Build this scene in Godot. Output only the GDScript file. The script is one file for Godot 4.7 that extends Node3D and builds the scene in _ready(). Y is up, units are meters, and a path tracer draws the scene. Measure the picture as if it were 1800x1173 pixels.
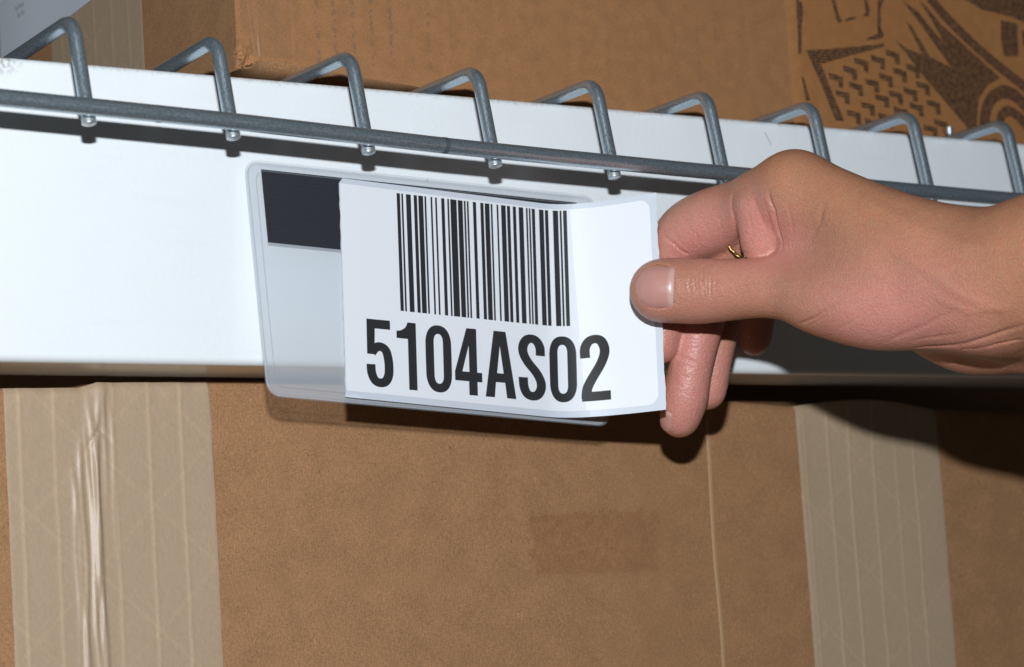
extends Node3D

# All lengths below are metres unless a name or comment says mm. x runs along the shelf beam, y is up, z comes out of the shelf towards the viewer.

const MM := 0.001

const HAND_CHAINS := [
	[0, [[-66.9,36.5,17.2,11.8], [-62.6,27.0,35.3,11.3], [-57.7,16.5,51.0,12.7], [-52.4,6.6,65.9,15.6], [-46.8,-2.2,80.0,20.5], [-42.9,-4.9,93.6,23.6], [-33.0,-1.4,126.1,26.6]]],
	[0, [[-60.3,15.5,28.6,9.9], [-58.2,13.3,40.2,12.8], [-56.2,7.3,53.8,14.9], [-47.8,-1.1,73.3,16.6]]],
	[0, [[-59.7,36.4,10.1,9.7], [-33.6,3.8,59.4,17.0]]],
	[0, [[-46.9,33.9,-0.4,9.4], [-23.5,0.1,48.7,17.2]]],
	[0, [[-33.0,24.8,-8.2,9.2], [-11.8,-5.9,38.8,17.5]]],
	[0, [[-35.1,-7.6,37.9,11.5], [-30.4,-14.4,54.0,15.2], [-26.8,-16.8,68.6,15.7], [-20.5,-20.6,112.2,16.3]]],
	[0, [[-65.0,31.2,19.6,9.5], [-60.5,18.2,14.8,9.4]]],
	[1, [[-91.6,7.6,-28.2,10.5], [-87.4,7.1,-24.0,10.6], [-81.7,5.8,-15.7,10.7], [-73.4,4.2,3.1,9.7], [-68.7,2.1,13.5,10.1], [-64.7,-1.6,25.9,13.4], [-59.2,-5.2,44.7,16.7], [-52.1,-7.9,63.8,16.3], [-45.9,-9.7,83.3,18.3]]],
	[2, [[-66.9,36.5,17.2,11.8], [-68.1,34.8,3.3,11.2], [-68.0,33.5,-9.4,10.3], [-69.8,31.7,-22.5,11.4], [-72.8,28.7,-34.1,10.8], [-75.1,20.0,-41.1,8.7], [-79.4,-8.4,-46.1,7.1]]],
	[2, [[-73.0,32.3,5.2,8.1], [-69.4,20.5,1.1,7.3]]],
	[3, [[-59.7,36.4,10.1,9.7], [-61.4,17.6,-33.4,9.1], [-65.1,-1.8,-40.0,8.0], [-67.3,-17.1,-44.5,7.3], [-67.9,-27.2,-48.1,7.7], [-67.9,-34.1,-51.8,6.7]]],
	[4, [[-46.9,33.9,-0.4,9.4], [-47.0,13.4,-42.7,8.5], [-52.2,-6.6,-48.0,7.3], [-53.2,-24.0,-53.1,6.7]]],
	[5, [[-33.0,24.8,-8.2,9.2], [-28.0,18.7,-43.4,7.6], [-23.0,8.3,-56.9,6.8], [-21.2,-3.3,-62.6,6.0]]],
]
const HAND_CREASES := [
	[0.75, 0.9, [[-79.38,36.33,-0.60], [-77.94,28.81,-2.28], [-72.86,23.93,-7.10], [-68.33,21.93,-11.85]]],
	[0.7, 0.9, [[-80.14,33.75,18.79], [-78.07,27.69,18.59], [-72.85,21.32,14.12], [-71.99,15.55,13.92]]],
	[0.8, 0.25, [[-79.94,33.59,11.15], [-77.81,27.83,11.24], [-74.71,23.49,10.06]]],
	[0.5, 0.55, [[-83.96,28.04,-32.96], [-82.38,24.38,-29.94], [-78.96,21.02,-28.25], [-85.29,16.92,-15.54]]],
	[0.45, 0.42, [[-86.78,13.67,-9.14], [-89.50,8.63,-7.61], [-89.47,2.74,-7.39]]],
	[0.4, 0.45, [[-85.22,13.83,-7.35], [-88.22,7.25,-4.75], [-88.02,1.69,-5.32]]],
	[0.4, 0.2, [[-89.87,11.42,-10.51], [-91.23,6.99,-9.96], [-90.58,3.00,-9.37]]],
	[0.5, 0.4, [[-74.32,-10.97,22.84], [-76.03,-10.41,31.98], [-76.68,-8.31,40.81]]],
	[0.5, 0.55, [[-74.50,-13.08,-41.82], [-72.02,-15.19,-37.80], [-66.69,-18.46,-36.82]]],
	[0.5, 0.2, [[-75.52,-21.20,-44.68], [-73.26,-20.55,-40.06], [-68.03,-23.53,-38.28]]],
	[0.8, 0.6, [[-57.55,-23.68,59.68], [-57.97,-24.95,73.15], [-58.89,-25.19,89.46], [-56.37,-22.85,106.65]]],
	[0.6, 0.5, [[-56.44,-26.66,79.15], [-54.99,-27.04,92.89], [-52.00,-26.59,101.93]]],
	[1.2, 0.5, [[-74.14,25.69,38.55], [-74.00,20.97,36.15], [-72.73,17.85,30.08]]],
	[0.9, 0.25, [[-65.06,-20.88,54.58], [-65.23,-18.54,71.01], [-66.40,-15.54,88.10]]],
	[0.4, 0.22, [[-88.63,12.57,-10.07], [-90.48,7.83,-8.94], [-90.22,2.56,-8.94]]],
	[0.4, 0.25, [[-86.81,12.60,-7.39], [-88.89,7.43,-6.04], [-88.85,2.60,-6.34]]],
	[0.4, 0.15, [[-91.32,10.37,-11.61], [-92.20,7.19,-11.49], [-91.93,4.03,-11.27]]],
	[0.4, 0.15, [[-85.98,11.35,-4.27], [-87.61,6.05,-3.20], [-87.30,2.20,-3.41]]],
	[0.45, 0.16, [[-82.20,31.68,-23.32], [-80.41,26.48,-20.48], [-76.68,21.66,-21.87]]],
	[0.45, 0.14, [[-80.92,33.43,-18.13], [-79.21,27.63,-15.28], [-75.41,22.23,-17.76]]],
	[0.45, 0.14, [[-83.48,29.49,-29.56], [-82.32,26.00,-27.61], [-79.92,22.71,-26.55]]],
	[0.45, 0.16, [[-79.27,35.05,-12.20], [-78.11,29.05,-9.37], [-73.90,22.95,-13.33]]],
	[0.5, 0.18, [[-80.51,33.36,7.94], [-79.08,27.09,7.30], [-76.73,20.75,4.98]]],
	[0.5, 0.18, [[-80.06,32.67,16.21], [-77.33,26.86,14.70], [-72.20,21.01,10.38]]],
	[0.5, 0.22, [[-77.91,30.30,25.69], [-75.62,24.33,24.09], [-72.42,18.26,20.86]]],
	[0.4, 0.14, [[-74.03,-6.10,-39.70], [-70.96,-6.29,-34.93], [-64.76,-7.22,-33.15]]],
	[0.45, 0.2, [[-75.00,-16.70,-43.53], [-72.38,-17.31,-38.56], [-65.59,-21.14,-37.84]]],
	[0.4, 0.14, [[-75.92,-25.48,-45.94], [-73.76,-25.99,-41.65], [-69.35,-27.80,-39.69]]],
	[0.6, 0.2, [[-73.97,-12.26,26.59], [-76.11,-10.48,37.69], [-76.16,-6.89,46.50]]],
	[0.6, 0.2, [[-70.17,-16.13,30.36], [-73.66,-14.20,45.64], [-72.64,-10.97,55.83]]],
	[0.6, 0.22, [[-61.92,-21.82,61.85], [-62.26,-22.20,77.91], [-61.12,-21.79,94.63]]],
	[0.6, 0.3, [[-38.21,-27.33,49.75], [-41.42,-28.71,71.41], [-46.15,-29.36,95.13]]],
	[1.8, -0.35, [[-71.68,9.42,62.57], [-69.46,-0.34,77.60], [-67.12,-11.59,91.83], [-61.72,-17.64,103.20]]],
	[2.2, -0.45, [[-68.72,25.82,53.12], [-66.87,14.64,71.37], [-65.50,4.75,92.11], [-63.09,-0.57,113.93]]],
	[1.5, -0.25, [[-68.64,-9.97,80.80], [-65.32,-16.62,91.93], [-60.91,-17.33,107.36]]],
	[0.42, 0.38, [[-93.78,13.53,-17.18], [-95.25,7.36,-15.73], [-94.84,1.37,-17.55], [-96.52,0.10,-21.20], [-99.50,1.00,-25.18]]],
	[0.42, 0.3, [[-93.78,13.53,-17.18], [-95.59,16.03,-22.15], [-98.81,15.16,-26.05]]],
]
const HAND_PINK := [
	[[-89.3,5.5,-6.4], 15, 0.3],
	[[-81.1,2.6,10.5], 14, 0.3],
	[[-77.4,0.5,34.8], 16, 0.25],
	[[-79.7,27.3,-17.2], 15, 1.0],
	[[-81.7,22.6,-31.0], 8, 0.7],
	[[-76.1,22.3,7.4], 12, 0.8],
	[[-72.4,18.2,21.1], 11, 0.6],
	[[-70.8,-8.6,-35.4], 11, 0.9],
	[[-72.6,-26.1,-40.6], 11, 1.0],
	[[-72.6,-35.6,-45.7], 9, 0.9],
	[[-98.1,0.1,-23.9], 9, 0.5],
	[[-86.8,-3.0,-10.4], 9, 0.35],
	[[-101.6,8.9,-24.8], 7, 0.5],
	[[-78.2,28.4,11.4], 9, 0.4],
	[[-65.2,-18.4,-37.0], 9, 0.8],
	[[-72.6,-15.9,44.2], 18, 0.5],
	[[-68.1,-16.3,61.1], 22, 0.6],
	[[-65.9,-17.4,82.2], 22, 0.55],
	[[-55.3,-15.4,-43.4], 9, 0.9],
	[[-53.8,-25.3,-46.3], 8, 0.9],
	[[-41.0,-27.6,65.9], 18, 0.4],
	[[-80.5,-8.3,-38.9], 8, 0.8],
	[[-25.4,-4.7,-57.8], 9, 0.8],
]
const NAIL_THUMB := [[-99.97,7.87,-21.28], [-0.825,0.031,0.564]]
const NAIL_MID := [[-74.91,-35.28,-51.88], [-0.955,-0.286,-0.083]]
const RING_A := [-59.7,36.4,10.1]
const RING_B := [-61.4,17.6,-33.4]
const THUMB_AXIS := [-0.617,0.113,-0.779]
const MIDDLE_AXIS := [0.001,-0.875,-0.484]

# ---------------------------------------------------------------- mesh helpers
class Build:
	var v := PackedVector3Array()
	var n := PackedVector3Array()
	var uv := PackedVector2Array()
	var c := PackedColorArray()
	var idx := PackedInt32Array()
	func vert(p: Vector3, nn: Vector3, t := Vector2.ZERO, col := Color.WHITE) -> int:
		v.append(p); n.append(nn); uv.append(t); c.append(col)
		return v.size() - 1
	func tri(i: int, j: int, k: int) -> void:
		var f := (v[k] - v[i]).cross(v[j] - v[i])
		if f.dot(n[i] + n[j] + n[k]) < 0.0:
			idx.append(i); idx.append(k); idx.append(j)
		else:
			idx.append(i); idx.append(j); idx.append(k)
	func quad(i: int, j: int, k: int, l: int) -> void:
		tri(i, j, k); tri(i, k, l)
	func mesh() -> ArrayMesh:
		var a := []
		a.resize(Mesh.ARRAY_MAX)
		a[Mesh.ARRAY_VERTEX] = v; a[Mesh.ARRAY_NORMAL] = n; a[Mesh.ARRAY_TEX_UV] = uv; a[Mesh.ARRAY_COLOR] = c; a[Mesh.ARRAY_INDEX] = idx
		var m := ArrayMesh.new()
		m.add_surface_from_arrays(Mesh.PRIMITIVE_TRIANGLES, a)
		return m

# a sheet over (i, j): f(i, j) gives [position, uv, colour]; the normal is the one nearest to face
func sheet(nu: int, nv: int, f: Callable, face: Vector3, b: Build = null) -> Build:
	if b == null: b = Build.new()
	var pts := PackedVector3Array()
	var extra := []
	for j in nv + 1:
		for i in nu + 1:
			var r: Array = f.call(i, j)
			pts.append(r[0]); extra.append(r)
	var w := nu + 1
	var first := b.v.size()
	for j in nv + 1:
		for i in nu + 1:
			var du := pts[j * w + mini(i + 1, nu)] - pts[j * w + maxi(i - 1, 0)]
			var dv := pts[mini(j + 1, nv) * w + i] - pts[maxi(j - 1, 0) * w + i]
			var nn := du.cross(dv).normalized()
			if nn.dot(face) < 0.0: nn = -nn
			var e: Array = extra[j * w + i]
			b.vert(pts[j * w + i], nn, e[1] if e.size() > 1 else Vector2.ZERO, e[2] if e.size() > 2 else Color.WHITE)
	for j in nv:
		for i in nu:
			var q := first + j * w + i
			b.quad(q, q + 1, q + 1 + w, q + w)
	return b

func rounded_box(lo: Vector3, hi: Vector3, r: float, b: Build = null) -> Build:
	if b == null: b = Build.new()
	var mid := (lo + hi) / 2.0
	var h := (hi - lo) / 2.0
	for ax in 3:
		var a1 := (ax + 1) % 3
		var a2 := (ax + 2) % 3
		for sgn in [-1.0, 1.0]:
			var g := [[], []]
			for k in 2:
				var hh: float = h[a1 if k == 0 else a2]
				for t in [0.0, 0.35, 0.7, 1.0]: g[k].append(-hh + r * t)
				for t in [1.0, 0.7, 0.35, 0.0]: g[k].append(hh - r * t)
			var first := b.v.size()
			for y in g[1]:
				for x in g[0]:
					var q := Vector3.ZERO
					q[ax] = sgn * h[ax]; q[a1] = x; q[a2] = y
					var inn := q.clamp(-h + Vector3.ONE * r, h - Vector3.ONE * r)
					var nn := (q - inn).normalized()
					var p := mid + inn + nn * r
					b.vert(p, nn, Vector2(p.x if ax != 0 else p.z, -p.y if ax != 1 else p.z) * 5.0)
			for j in 7:
				for i in 7:
					var q0 := first + j * 8 + i
					b.quad(q0, q0 + 1, q0 + 9, q0 + 8)
	return b

func tube(path: PackedVector3Array, r: float, sides := 14, b: Build = null, round_start := false, squash := Vector2.ONE) -> Build:
	if b == null: b = Build.new()
	var pts := path.duplicate()
	var rad := PackedFloat32Array()
	rad.resize(pts.size()); rad.fill(r)
	if round_start:
		var d := (pts[1] - pts[0]).normalized()
		var caps := PackedVector3Array()
		var rr := PackedFloat32Array()
		for k in 5:
			var t := float(k) / 5.0
			caps.append(pts[0] + d * r * 0.18 * (1.0 - sqrt(1.0 - pow(t, 2.0))))
			rr.append(r * maxf(t, 0.02))
		pts[0] = pts[0] + d * r * 0.18
		caps.append_array(pts); rr.append_array(rad)
		pts = caps; rad = rr
	var side := Vector3.ZERO
	var length := 0.0
	for i in pts.size():
		var d := (pts[mini(i + 1, pts.size() - 1)] - pts[maxi(i - 1, 0)]).normalized()
		if side == Vector3.ZERO:
			side = d.cross(Vector3(0.31, 0.2, 0.93)).normalized()
		side = (side - d * side.dot(d)).normalized()
		var up := d.cross(side)
		var slope := 0.0
		if i < pts.size() - 1: slope = (rad[i + 1] - rad[i]) / maxf((pts[i + 1] - pts[i]).length(), 1e-7)
		if i > 0: length += (pts[i] - pts[i - 1]).length()
		for k in sides + 1:
			var a := TAU * k / sides
			var o := side * cos(a) * squash.x + up * sin(a) * squash.y
			var nn := (side * cos(a) / squash.x + up * sin(a) / squash.y - d * clampf(slope, -3.0, 3.0)).normalized()
			b.vert(pts[i] + o * rad[i], nn, Vector2(float(k) / sides, length * 20.0))
	var w := sides + 1
	var first := b.v.size() - w * pts.size()
	for i in pts.size() - 1:
		for k in sides:
			var q := first + i * w + k
			b.quad(q, q + 1, q + 1 + w, q + w)
	for e in [0, pts.size() - 1]:
		var dd := (pts[e] - pts[1 if e == 0 else e - 1]).normalized()
		var cc := b.vert(pts[e], dd)
		for k in sides:
			var p0 := b.vert(b.v[first + e * w + k], dd)
			var p1 := b.vert(b.v[first + e * w + k + 1], dd)
			b.tri(cc, p0, p1)
	return b

func rounded_path(corners: PackedVector3Array, r: float, steps := 8) -> PackedVector3Array:
	var o := PackedVector3Array([corners[0]])
	for i in range(1, corners.size() - 1):
		var p := corners[i]
		var a := (corners[i - 1] - p).normalized()
		var c := (corners[i + 1] - p).normalized()
		for k in steps + 1:
			var t := float(k) / steps
			o.append((p + a * r).lerp(p, t).lerp(p.lerp(p + c * r, t), t))
	o.append(corners[-1])
	return o

func part(called: String, b: Build, m: Material, parent: Node, label := "") -> MeshInstance3D:
	var o := MeshInstance3D.new()
	o.name = called
	o.mesh = b.mesh()
	o.material_override = m
	o.cast_shadow = GeometryInstance3D.SHADOW_CASTING_SETTING_ON
	parent.add_child(o, true)
	if label: o.set_meta("label", label)
	return o

func thing(called: String, label: String, category: String, at := Vector3.ZERO) -> Node3D:
	var o := Node3D.new()
	o.name = called
	o.position = at
	o.set_meta("label", label)
	o.set_meta("category", category)
	add_child(o, true)
	return o

func poly_y(pts: Array, x: float) -> float:
	if x <= pts[0][0]: return pts[0][1]
	for i in range(1, pts.size()):
		if x <= pts[i][0]:
			return lerpf(pts[i - 1][1], pts[i][1], (x - pts[i - 1][0]) / (pts[i][0] - pts[i - 1][0]))
	return pts[-1][1]

# ---------------------------------------------------------------- textures
func noise(kind: int, freq: float, seed_: int, octaves := 3) -> FastNoiseLite:
	var n := FastNoiseLite.new()
	n.noise_type = kind; n.frequency = freq; n.seed = seed_
	n.fractal_type = FastNoiseLite.FRACTAL_FBM if octaves > 1 else FastNoiseLite.FRACTAL_NONE
	n.fractal_octaves = octaves
	return n

func noise_bytes(w: int, h: int, freq: float, seed_: int, octaves := 3, kind := FastNoiseLite.TYPE_SIMPLEX_SMOOTH, seamless := true) -> PackedByteArray:
	var n := noise(kind, freq, seed_, octaves)
	var im: Image = n.get_seamless_image(w, h) if seamless else n.get_image(w, h)
	im.convert(Image.FORMAT_L8)
	return im.get_data()

func stretched(w: int, h: int, sx: int, sy: int, freq: float, seed_: int) -> PackedByteArray:
	var n := noise(FastNoiseLite.TYPE_SIMPLEX_SMOOTH, freq, seed_, 2)
	var im := n.get_seamless_image(maxi(w / sx, 4), maxi(h / sy, 4))
	im.resize(w, h, Image.INTERPOLATE_CUBIC)
	im.convert(Image.FORMAT_L8)
	return im.get_data()

# a sheet of kraft paper, sRGB bytes: fibres, flecks and cloudy tone
func kraft(w: int, h: int, base: Color, seed_: int, flutes := 0.0) -> PackedByteArray:
	var fine := noise_bytes(w, h, 0.42, seed_, 2)
	var fib := stretched(w, h, 1, 4, 0.45, seed_ + 1)
	var fib2 := stretched(w, h, 4, 1, 0.45, seed_ + 2)
	var cloud := noise_bytes(w, h, 0.02, seed_ + 3, 4)
	var flec := noise_bytes(w, h, 0.16, seed_ + 4, 1)
	var out := PackedByteArray()
	out.resize(w * h * 3)
	var br := base.r * 255.0
	var bg := base.g * 255.0
	var bb := base.b * 255.0
	for i in w * h:
		var k := 1.0 + (fine[i] - 128) * 0.0013 + (fib[i] - 128) * 0.0006 + (fib2[i] - 128) * 0.0003 + (cloud[i] - 128) * 0.00035
		if flec[i] > 222: k -= (flec[i] - 222) * 0.004
		if flutes > 0.0: k += sin(float(i % w) * TAU / flutes) * 0.006
		out[i * 3] = clampi(int(br * k), 0, 255)
		out[i * 3 + 1] = clampi(int(bg * k), 0, 255)
		out[i * 3 + 2] = clampi(int(bb * (k * 1.06 - 0.06)), 0, 255)
	return out

func tex(w: int, h: int, data: PackedByteArray) -> ImageTexture:
	return ImageTexture.create_from_image(Image.create_from_data(w, h, false, Image.FORMAT_RGB8, data))

func height_tex(w: int, h: int, freq: float, seed_: int, octaves := 3, kind := FastNoiseLite.TYPE_SIMPLEX_SMOOTH) -> ImageTexture:
	var d := noise_bytes(w, h, freq, seed_, octaves, kind)
	return ImageTexture.create_from_image(Image.create_from_data(w, h, false, Image.FORMAT_L8, d))

# fills polygons (even-odd) into a coverage map with 4 sub-rows per pixel row
func fill_poly(cov: PackedFloat32Array, w: int, h: int, rings: Array, amount := 1.0) -> void:
	var lo := 1e9
	var hi := -1e9
	for r in rings:
		for p in r:
			lo = minf(lo, p.y); hi = maxf(hi, p.y)
	for y in range(maxi(0, int(lo)), mini(h, int(hi) + 2)):
		for s in 4:
			var yy := y + (s + 0.5) / 4.0
			var xs := []
			for r in rings:
				var m: int = r.size()
				for i in m:
					var a: Vector2 = r[i]
					var b: Vector2 = r[(i + 1) % m]
					if (a.y <= yy) != (b.y <= yy):
						xs.append(a.x + (yy - a.y) / (b.y - a.y) * (b.x - a.x))
			xs.sort()
			for k in range(0, xs.size() - 1, 2):
				var x0 := clampf(xs[k], 0, w - 0.001)
				var x1 := clampf(xs[k + 1], 0, w - 0.001)
				var i0 := int(x0)
				var i1 := int(x1)
				if i0 == i1:
					cov[y * w + i0] += (x1 - x0) * 0.25 * amount
				else:
					cov[y * w + i0] += (i0 + 1 - x0) * 0.25 * amount
					cov[y * w + i1] += (x1 - i1) * 0.25 * amount
					for x in range(i0 + 1, i1):
						cov[y * w + x] += 0.25 * amount

func curve(pts: Array, steps := 10) -> PackedVector2Array:
	var o := PackedVector2Array()
	for i in pts.size() - 1:
		var p0: Vector2 = pts[maxi(i - 1, 0)]
		var p1: Vector2 = pts[i]
		var p2: Vector2 = pts[i + 1]
		var p3: Vector2 = pts[mini(i + 2, pts.size() - 1)]
		for k in steps:
			o.append(p1.cubic_interpolate(p2, p0, p3, float(k) / steps))
	o.append(pts[-1])
	return o

func stroke_ring(path: PackedVector2Array, wd: float) -> PackedVector2Array:
	var l := PackedVector2Array()
	var r := PackedVector2Array()
	for i in path.size():
		var d := (path[mini(i + 1, path.size() - 1)] - path[maxi(i - 1, 0)]).normalized()
		var o := Vector2(-d.y, d.x) * wd * 0.5
		l.append(path[i] + o); r.append(path[i] - o)
	r.reverse()
	l.append_array(r)
	return l

func loop_ring(cx: float, cy: float, hw: float, hh: float, pw: float) -> PackedVector2Array:
	var o := PackedVector2Array()
	# a tall rounded loop: straight sides, round ends
	for k in 48:
		var a := TAU * k / 48.0
		var ca := cos(a)
		var sa := sin(a)
		var ey := minf(hh, hw * pw)
		o.append(Vector2(cx + hw * signf(ca) * pow(absf(ca), 0.86), cy + signf(sa) * (hh - ey) * (1.0 if absf(sa) > 1e-6 else 0.0) + ey * signf(sa) * pow(absf(sa), 0.86)))
	return o

# outlines of the characters on the label in a box 1 wide and 1 high (y down), each an array of layers, each layer an array of rings
func glyph(ch: String) -> Array:
	var V := func(a: Array) -> PackedVector2Array:
		var o := PackedVector2Array()
		for i in range(0, a.size(), 2): o.append(Vector2(a[i], a[i + 1]))
		return o
	match ch:
		"0":
			return [[loop_ring(0.5, 0.5, 0.5, 0.5, 0.62), loop_ring(0.5, 0.5, 0.18, 0.372, 0.75)]]
		"1":
			return [[V.call([0.52, 0.0, 0.9, 0.0, 0.9, 1.0, 0.52, 1.0, 0.52, 0.245, 0.0, 0.245, 0.0, 0.14, 0.22, 0.125, 0.4, 0.085, 0.48, 0.04])]]
		"4":
			return [[V.call([0.46, 0.0, 0.82, 0.0, 0.82, 0.655, 1.0, 0.655, 1.0, 0.795, 0.82, 0.795, 0.82, 1.0, 0.51, 1.0, 0.51, 0.795, 0.0, 0.795, 0.0, 0.66]), V.call([0.53, 0.255, 0.53, 0.655, 0.27, 0.655])]]
		"A":
			return [[V.call([0.31, 0.0, 0.7, 0.0, 1.0, 1.0, 0.7, 1.0, 0.645, 0.77, 0.345, 0.77, 0.295, 1.0, 0.0, 1.0]), V.call([0.5, 0.215, 0.605, 0.635, 0.39, 0.635])]]
		"5":
			return [[V.call([0.04, 0.0, 0.92, 0.0, 0.92, 0.135, 0.34, 0.135, 0.32, 0.36, 0.36, 0.5, 0.28, 0.52, 0.03, 0.52])],
				[thick([[0.2, 0.50], [0.34, 0.425], [0.54, 0.40], [0.74, 0.455], [0.83, 0.62], [0.82, 0.80], [0.70, 0.905], [0.50, 0.935], [0.30, 0.905], [0.18, 0.80], [0.16, 0.67]], 0.33, 0.128)]]
		"S":
			return [[thick([[0.81, 0.315], [0.80, 0.19], [0.68, 0.095], [0.5, 0.065], [0.31, 0.095], [0.19, 0.19], [0.20, 0.30], [0.36, 0.43], [0.64, 0.57], [0.80, 0.70], [0.81, 0.81], [0.69, 0.905], [0.5, 0.935], [0.30, 0.905], [0.19, 0.80], [0.17, 0.66]], 0.33, 0.128)]]
		"2":
			return [[thick([[0.17, 0.345], [0.17, 0.20], [0.30, 0.095], [0.5, 0.065], [0.70, 0.095], [0.82, 0.20], [0.81, 0.32], [0.66, 0.47], [0.40, 0.65], [0.24, 0.78], [0.19, 0.87], [0.18, 0.96]], 0.33, 0.128)],
				[V.call([0.03, 0.86, 1.0, 0.86, 1.0, 1.0, 0.03, 1.0])]]
	return []

# a stroke whose sides are sx apart across and sy apart up and down, in the unit box of a narrow letter
func thick(pts: Array, sx: float, sy: float) -> PackedVector2Array:
	var p := []
	for a in pts: p.append(Vector2(a[0], a[1]))
	var path := curve(p, 8)
	var l := PackedVector2Array()
	var r := PackedVector2Array()
	for i in path.size():
		var d := path[mini(i + 1, path.size() - 1)] - path[maxi(i - 1, 0)]
		var q := Vector2(d.x / sx, d.y / sy).normalized()
		var o := Vector2(-q.y * sx, q.x * sy) * 0.5
		l.append(path[i] + o); r.append(path[i] - o)
	r.reverse()
	l.append_array(r)
	return l

# ---------------------------------------------------------------- materials
func mat(col: Color, rough: float, metal := 0.0) -> StandardMaterial3D:
	var m := StandardMaterial3D.new()
	m.albedo_color = col; m.roughness = rough; m.metallic = metal
	return m

var M := {}
var KRAFT_SHARED: ImageTexture

func lin(r: float, g: float, b: float) -> Color:
	return Color(r, g, b).linear_to_srgb()

func make_materials() -> void:
	M.white_steel = mat(lin(0.80, 0.83, 0.84), 0.20)
	M.white_steel.heightmap_enabled = true
	M.white_steel.heightmap_texture = height_tex(2048, 256, 0.12, 4, 2)
	M.white_steel.heightmap_scale = 0.004
	# paint over 780 x 97 mm of face: faint cloudy wear, a speckled rim of rubbed dirt at the top edge, a few smears
	var gw := 2048
	var gh := 256
	var gn := noise_bytes(gw, gh, 0.16, 81, 4, FastNoiseLite.TYPE_SIMPLEX_SMOOTH, false)
	var gc := noise_bytes(gw, gh, 0.012, 82, 3, FastNoiseLite.TYPE_SIMPLEX_SMOOTH, false)
	var gs := stretched(gw, gh, 9, 1, 0.06, 83)
	var gd := PackedByteArray()
	gd.resize(gw * gh * 3)
	for y in gh:
		for x in gw:
			var i := y * gw + x
			var rim := 0.0
			if y < 6: rim = clampf((gn[i] - 120 - y * 16 + gc[i] * 0.25) / 90.0, 0, 1) * 0.14
			var smear := clampf((gc[i] - 165) / 60.0, 0, 1) * clampf((gn[i] - 120) / 60.0, 0, 1) * 0.012 + clampf((gs[i] - 190) / 60.0, 0, 1) * 0.012
			var corner := clampf(1.0 - Vector2(x - 378, (y - 4) * 1.6).length() / 22.0, 0, 1) * clampf((gn[i] - 95) / 70.0, 0, 1) * 0.5
			var k := clampf(rim + smear + corner, 0, 1)
			gd[i * 3] = int(255 * (1.0 - 0.55 * k)); gd[i * 3 + 1] = int(255 * (1.0 - 0.62 * k)); gd[i * 3 + 2] = int(255 * (1.0 - 0.70 * k))
	M.white_steel.albedo_texture = tex(gw, gh, gd)
	M.zinc = mat(lin(0.45, 0.54, 0.60), 0.36, 0.8)
	var zd := stretched(256, 512, 1, 24, 0.12, 21)
	var zd2 := noise_bytes(256, 512, 0.05, 22, 3)
	var zb := PackedByteArray()
	zb.resize(256 * 512)
	for i in 256 * 512: zb[i] = clampi(150 + int((zd[i] - 128) * 0.22 + (zd2[i] - 128) * 0.28), 0, 255)
	var zt := ImageTexture.create_from_image(Image.create_from_data(256, 512, false, Image.FORMAT_L8, zb))
	M.zinc.roughness_texture = zt
	M.zinc.roughness = 0.53
	var zc := PackedByteArray()
	zc.resize(256 * 512 * 3)
	for i in 256 * 512:
		var k := 0.95 + (zd[i] - 128) * 0.0004 + (zd2[i] - 128) * 0.0005
		if zd2[i] > 205: k -= (zd2[i] - 205) * 0.008
		for e in 3: zc[i * 3 + e] = clampi(int(255 * k), 0, 255)
	M.zinc.albedo_texture = tex(256, 512, zc)
	M.zinc.heightmap_enabled = true
	M.zinc.heightmap_texture = zt
	M.zinc.heightmap_scale = 0.002
	M.zinc_end = mat(lin(0.56, 0.60, 0.62), 0.42, 0.85)
	M.weld = mat(lin(0.10, 0.12, 0.14), 0.6, 0.5)

	KRAFT_SHARED = tex(640, 640, kraft(640, 640, lin(0.330, 0.174, 0.083), 31))
	var bump := height_tex(512, 512, 0.22, 41, 3)
	M.kraft = mat(Color.WHITE, 0.8)
	M.kraft.metallic_specular = 0.32
	M.kraft.albedo_texture = KRAFT_SHARED
	M.kraft.heightmap_enabled = true
	M.kraft.heightmap_texture = bump
	M.kraft.heightmap_scale = 0.006
	M.seam = mat(lin(0.43, 0.26, 0.135), 0.8)
	M.tape = mat(Color.WHITE, 0.45)
	M.tape.vertex_color_use_as_albedo = true
	M.tape.heightmap_enabled = true
	M.tape.heightmap_texture = bump
	M.tape.heightmap_scale = 0.003
	M.tape.uv1_triplanar = true
	M.tape.uv1_scale = Vector3.ONE * 12.0
	M.clear_tape = mat(Color(0.8, 0.7, 0.58, 0.05), 0.25)
	M.clear_tape.transparency = BaseMaterial3D.TRANSPARENCY_ALPHA
	M.vinyl = mat(Color(0.88, 0.91, 0.94, 0.42), 0.34)
	M.vinyl.transparency = BaseMaterial3D.TRANSPARENCY_ALPHA
	M.vinyl_front = mat(Color(0.50, 0.53, 0.57, 0.07), 0.28)
	M.vinyl_front.transparency = BaseMaterial3D.TRANSPARENCY_ALPHA
	M.vinyl_rim = mat(Color(0.74, 0.77, 0.80, 0.15), 0.26)
	M.vinyl_rim.transparency = BaseMaterial3D.TRANSPARENCY_ALPHA
	M.magnet = mat(lin(0.015, 0.014, 0.018), 0.6)
	M.magnet.metallic_specular = 0.3
	var md := stretched(64, 512, 16, 1, 0.12, 77)
	M.magnet.heightmap_enabled = true
	M.magnet.heightmap_texture = ImageTexture.create_from_image(Image.create_from_data(64, 512, false, Image.FORMAT_L8, md))
	M.magnet.heightmap_scale = 0.02
	M.liner = mat(lin(0.62, 0.66, 0.72), 0.5)
	M.paper_label = mat(lin(0.74, 0.76, 0.79), 0.7)
	M.skin = mat(Color.WHITE, 0.43)
	M.skin.vertex_color_use_as_albedo = true
	var sf := noise_bytes(512, 512, 0.11, 64, 3)
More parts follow.
